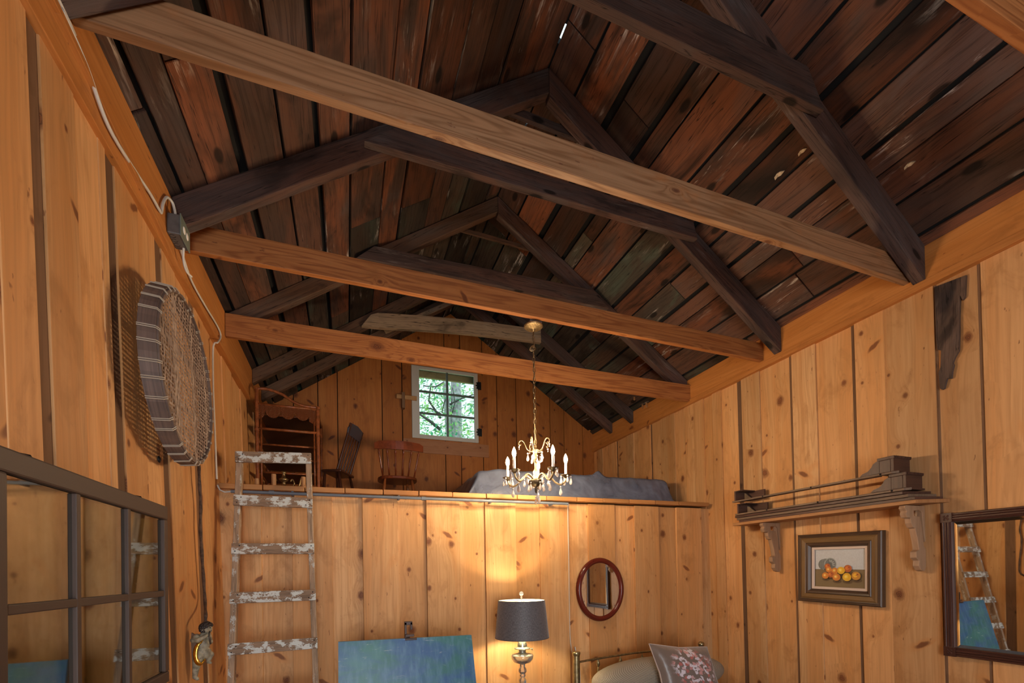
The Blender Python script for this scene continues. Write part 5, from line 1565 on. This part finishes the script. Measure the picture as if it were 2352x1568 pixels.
m.build('clamp', EAS, es, bevel=.002)
for s in (-1, 1):
    m = MB(); m.beam((mp.x + s * .35, yE + .05, 0), (mp.x + s * .03, yE + .075, .95), .03, .02, up=(0, 1, 0)); m.build('leg', EAS, es, bevel=.002)
m = MB(); m.beam((mp.x, yE + .5, 0), (mp.x, yE + .09, .95), .03, .02, up=(0, 1, 0)); m.build('leg', EAS, es)
m = MB(); m.box((mp.x - .36, yE - .16, BL.z - .032), (mp.x + .36, yE + .06, BL.z - .005), 0); m.build('tray', EAS, es, bevel=.003)

# ------------------------------------------------------------------ brass bed with cushions
BBR = plain('aged_brass_bed', (.34, .29, .17), .28, .9, noise=.3, nscale=30)
bd = thing('brass_daybed', (3.55, 3.0, 0), 'brass bed head with ball-topped post in the right corner below the oval mirror', 'bed')
for x, zt, r in ((2.833, .735, .032), (4.262, .66, .022)):
    m = MB(); m.tube([(x, 3.66, 0), (x, 3.66, zt)], r, 16); m.build('post', BBR, bd, smooth=True, auto=.6)
m = MB(); m.lathe([(.032, .72), (.038, .735), (.039, .75), (.036, .757), (.0, .759)], (2.833, 3.66, 0), 20); m.build('post_cap', BBR, bd, smooth=True, auto=.6)
m = MB(); m.lathe([(.022, .655), (.026, .665), (.020, .675), (.018, .69), (.024, .70), (.030, .71), (.033, .724), (.030, .738), (.018, .748), (.0, .75)], (4.262, 3.66, 0), 20); m.build('post_ball', BBR, bd, smooth=True)
m = MB(); m.tube(spline([(2.84, 3.66, .658), (3.0, 3.66, .672), (3.3, 3.66, .69), (3.6, 3.66, .70), (3.95, 3.66, .70), (4.26, 3.66, .66)]), .010, 10); m.tube([(2.83, 3.66, .35), (4.26, 3.66, .35)], .009, 8); m.build('head_rail', BBR, bd, smooth=True)
for x in (3.06, 3.30, 3.545, 3.79, 4.03):
    m = MB(); m.tube([(x, 3.66, .35), (x, 3.66, .62)], .008, 8); m.lathe([(.008, .60), (.014, .612), (.017, .632), (.012, .655), (.004, .672), (.004, .69)], (x, 3.66, 0), 12); m.build('baluster', BBR, bd, smooth=True)
m = MB(); m.box((2.86, 1.95, .20), (4.26, 3.64, .36)); m.build('mattress', MATT, bd, bevel=.03)
for x in (2.88, 4.24):
    m = MB(); m.tube([(x, 1.97, 0), (x, 1.97, .20)], .02, 10); m.build('foot', BBR, bd, smooth=True)
CUS = NT('woven_cushion_fabric'); u_, v_, _ = CUS.uv()
wv = CUS.math('MULTIPLY', CUS.math('SINE', CUS.math('MULTIPLY', u_, 700)), CUS.math('SINE', CUS.math('MULTIPLY', v_, 520)))
CUS.set(CUS.mix(CUS.ramp(wv, -.5, .5), (.22, .17, .125), (.44, .39, .31)), .85, 0); CUS.bump(wv, .7, .004)
cc = at(1510, 1568, 1, 3.38)
m = MB()


def dome(a, b):
    th = math.pi * 2 * a; ph = math.pi * b
    sgn = lambda q, p: math.copysign(abs(q) ** p, q)
    return (cc.x + .04 + .70 * sgn(math.cos(th), .8) * math.sin(ph) ** .8, 3.38 + .16 * sgn(math.sin(th), .8) * math.sin(ph) ** .8, .37 + .155 + (.155 if b > .5 else .155) * -math.cos(ph) * (1 + .0 * a))


cz = at(1470, 1511, 1, 3.38).z
hh = (cz - .362) / 2


def dome2(a, b):
    p = dome(a, b); return (p[0], p[1], .362 + hh - math.cos(math.pi * b) * hh)


m.grid(dome2, 60, 30, su=1.0, sv=.5)
tag(m.build('back_cushion', CUS.m, org=(cc.x, 3.38, .362), smooth=True), 'rounded beige waffle-weave back cushion on the brass bed', 'cushion')
FLO = NT('floral_fabric'); u_, v_, _ = FLO.uv()
dx = FLO.math('SUBTRACT', u_, .55); dy = FLO.math('SUBTRACT', v_, .62)
rd = FLO.math('SQRT', FLO.math('ADD', FLO.math('MULTIPLY', dx, dx), FLO.math('MULTIPLY', dy, dy)))
msk = FLO.ramp(FLO.math('ADD', rd, FLO.math('MULTIPLY', FLO.noise(FLO.comb(u_, v_), 7, 3), .3)), .56, .44)
vo = FLO.n.new('ShaderNodeTexVoronoi'); vo.voronoi_dimensions = '2D'; vo.inputs['Scale'].default_value = 21
FLO.l.new(FLO.comb(FLO.math('ADD', u_, FLO.math('MULTIPLY', FLO.noise(FLO.comb(u_, v_), 12, 2), .15)), FLO.math('MULTIPLY', v_, .8)), vo.inputs['Vector'])
s3 = FLO.n.new('ShaderNodeSeparateColor'); FLO.l.new(vo.outputs['Color'], s3.inputs[0])
pet = FLO.mix(FLO.ramp(s3.outputs[0], .3, .5), (.55, .28, .28), (.66, .62, .70)); pet = FLO.mix(FLO.ramp(s3.outputs[1], .75, .8), pet, (.42, .12, .11))
pm = FLO.math('MULTIPLY', FLO.ramp(vo.outputs['Distance'], .62, .45), msk); pm = FLO.math('MULTIPLY', pm, FLO.ramp(s3.outputs[2], .2, .3))
FLO.set(FLO.mix(pm, (.16, .125, .11), pet), .35, 0, Sheen_Weight=.4)
nz = FLO.noise(FLO.obj(), 9, 3); FLO.bump(nz, .4, .02)
pcn = at(1572, 1606, 1, 3.12)
pil = thing('floral_pillow', (pcn.x, 3.12, .362), 'brown satin pillow with pale floral print leaning on the back cushion', 'pillow')
ra = math.radians(-7)


def pillow(sd):
    def f(a, b):
        x = (a * 2 - 1); z = (b * 2 - 1)
        px = x * .27 * (1 - .06 * (1 - x * x) * 0 + .0) * (1 - .10 * (1 - z * z) * 0)
        ex = .27 * x * (1 - .08 * (1 - abs(z)) ** 1 * abs(x)); ez = .24 * z * (1 - .08 * (1 - abs(x)) * abs(z))
        th = .085 * max(0, (1 - x ** 4)) ** .5 * max(0, (1 - z ** 4)) ** .5
        X = ex * math.cos(ra) - ez * math.sin(ra); Z = ex * math.sin(ra) + ez * math.cos(ra)
        return (pcn.x + .02 + X * 1.08 - Z * .26, 3.10 + sd * th + Z * .28, .362 + .235 + Z)
    return f


m = MB(); m.grid(pillow(-1), 24, 24); m.grid(lambda a, b: pillow(1)(1 - a, b), 24, 24); m.build('cover', FLO.m, pil, smooth=True)
m = MB(); f = pillow(0); m.tube([f(t, 0) for t in [k / 12 for k in range(12)]] + [f(1, t) for t in [k / 12 for k in range(12)]] + [f(1 - t, 1) for t in [k / 12 for k in range(12)]] + [f(0, 1 - t) for t in [k / 12 for k in range(12)]], .005, 6, closed=True)
m.build('piping', plain('piping_pale', (.45, .36, .32), .5), pil, smooth=True)

# ------------------------------------------------------------------ cherub ornament hanging on the left wall
YC = 3.05
def cp(u, v, dy=0.0):
    p = at(u, v, 1, YC); return Vector((p.x, YC + dy, p.z))


base = cp(452, 1560)
che = thing('cherub_figure', (base.x, YC, base.z), 'small carved cherub with dark curls and a gold sash hanging on the left wall', 'figurine')
STONE = plain('aged_plaster', (.26, .23, .16), .6, noise=.45, nscale=35)
m = MB()


def limb(pts, rs):
    m.tube([Vector(p) for p in pts], rs, 12)
    for p, r in zip(pts, rs): m.ball(p, r, 12, 8)


limb([cp(470, 1452), cp(466, 1466), cp(464, 1482), cp(466, 1497)], [.017, .028, .030, .034])
m.ball(cp(471, 1499), .034, 14, 10, (1, .95, 1.1)); m.ball(cp(470, 1480), .028, 14, 10)
m.ball(cp(474, 1442), .030, 16, 12, (1, .9, 1.05)); m.ball(cp(481, 1447), .014, 10, 8); m.ball(cp(484, 1441), .007, 8, 6); m.ball(cp(480, 1451, -.004), .010, 8, 6); m.ball(cp(477, 1447, -.018), .012, 8, 6); m.ball(cp(468, 1445, -.026), .008, 8, 6, (.6, .5, 1.2))
limb([cp(454, 1461, -.02), cp(448, 1468, -.035), cp(460, 1468, -.045), cp(474, 1460, -.03), cp(479, 1456, -.012)], [.018, .016, .014, .011, .009])
limb([cp(472, 1462, .02), cp(482, 1474, .012), cp(481, 1462, .0), cp(480, 1454, .0)], [.016, .014, .012, .008])
for k in range(4): m.ball(cp(479 + k * 1.2, 1453 + k * .8, -.012 + k * .005), .0045, 6, 5)
limb([cp(462, 1505, -.015), cp(455, 1520, -.018), cp(452, 1536, -.018), cp(450, 1552, -.018)], [.028, .024, .017, .013])
limb([cp(450, 1553, -.018), cp(456, 1557, -.02)], [.013, .010])
limb([cp(476, 1500, .01), cp(483, 1503, .008), cp(480, 1512, .005), cp(478, 1520, .005), cp(483, 1522, .005)], [.022, .018, .014, .010, .008])
bo = m.build('body', STONE, che, smooth=True)
rm = bo.modifiers.new('merge', 'REMESH'); rm.mode = 'VOXEL'; rm.voxel_size = .0026; rm.use_smooth_shade = True
sm = bo.modifiers.new('soften', 'SMOOTH'); sm.factor = .5; sm.iterations = 3
m = MB(); rr = random.Random(9); hc = cp(474, 1442); n_ = 0
while n_ < 120:
    d = Vector((rr.gauss(0, 1), rr.gauss(0, 1), rr.gauss(0, 1))).normalized()
    if d.z > .42 or (d.x < -.15 and d.z > -.55) or (d.z > .15 and d.x < .45):
        m.ball(hc + Vector((d.x * .031, d.y * .029, d.z * .032)), rr.uniform(.006, .0095), 8, 6); n_ += 1
m.build('curly_hair', plain('dark_hair', (.022, .016, .014), .5, noise=.3), che, smooth=True)
for dy_ in (-.020, .002):
    m = MB(); m.ball(hc + Vector((.0245, dy_ - .002, .003)), .0038, 8, 6); m.build('eye', plain('eye_dark', (.03, .025, .02), .4), che, smooth=True)
m = MB(); m.ball(hc + Vector((.027, -.010, -.014)), .004, 8, 6, (.6, 1.6, .5)); m.build('mouth', plain('mouth_dark', (.10, .06, .045), .5), che, smooth=True)
GOLD = plain('gold_leaf', (.75, .48, .08), .22, 1.0, noise=.3, nscale=50)
m = MB(); m.tube(spline([cp(470, 1468, -.03), cp(461, 1476, -.042), cp(455, 1490, -.046), cp(455, 1506, -.048), cp(460, 1519, -.044), cp(467, 1521, -.036), cp(474, 1511, -.022)]), [.004] * 3 + [.010] * 6 + [.013] * 12 + [.015] * 10 + [.010] * 4 + [.004] * 2, 10, flat=.55)
m.build('gold_sash', GOLD, che, smooth=True)
m = MB(); m.tube([cp(483, 1448, -.012), cp(483, 1460, -.022), cp(486, 1478, -.022)], .0045, 8); m.build('flute', plain('flute_dark', (.05, .04, .03), .4), che, smooth=True)
m = MB(); m.prism([(441, 1452), (450, 1458), (455, 1480), (447, 1500), (443, 1520), (441, 1500), (440, 1470)], -.01, .004, lambda a, b, e: cp(a, b, e)); m.build('wing', plain('wing_brown', (.16, .08, .045), .6), che)
# strand added above it for the dark bark-edged gap between boards
BARK_GAP = plain('dark_bark_gap', (.075, .042, .026), .8, noise=.5, nscale=40)
pts = [at(u, v, 0, .045 + dx_) for u, v, dx_ in ((457, 1068, 0), (458, 1105, .0), (461, 1160, 0), (460, 1210, .0), (463, 1262, .004), (467, 1320, .008), (471, 1380, .02))]
pts += [cp(472.5, 1412), cp(472, 1428)]
m = MB(); m.tube(spline(pts, 5), [.009 + .0015 * math.sin(k * 1.3) for k in range((len(pts) - 1) * 5 + 1)], 8)
tag(m.build('bark_gap_strand', BARK_GAP, org=pts[0], smooth=True), 'dark bark-edged board gap, shaped as a strand, on the left wall from the basket down to the cherub', 'cord')
m = MB(); q = at(393, 1056, 0, .06); m.lathe([(.016, 0), (.018, .003), (.008, .008), (.0, .009)], (xl(q.z) + .034 - .035, q.y, q.z), 14, axis=(1, 0, 0))
tag(m.build('wall_peg', IRON, org=q, smooth=True), 'small round dark peg under the basket on the left wall', 'peg')

# scrap of wire mesh stuffed at the eave
m = MB(); p = Vector((4.575, 4.28, 3.585))
for k in range(6):
    m.tube([p + Vector((0, -.05 + k * .02, 0)), p + Vector((-.02, -.05 + k * .02, .075))], .0012, 4)
    m.tube([p + Vector((-.004 * k, -.05, k * .015)), p + Vector((-.004 * k, .05, k * .015))], .0012, 4)
tag(m.build('wire_mesh', IRON, org=p), 'small scrap of dark wire mesh on the right plate beyond the farthest tie beam', 'wire mesh')
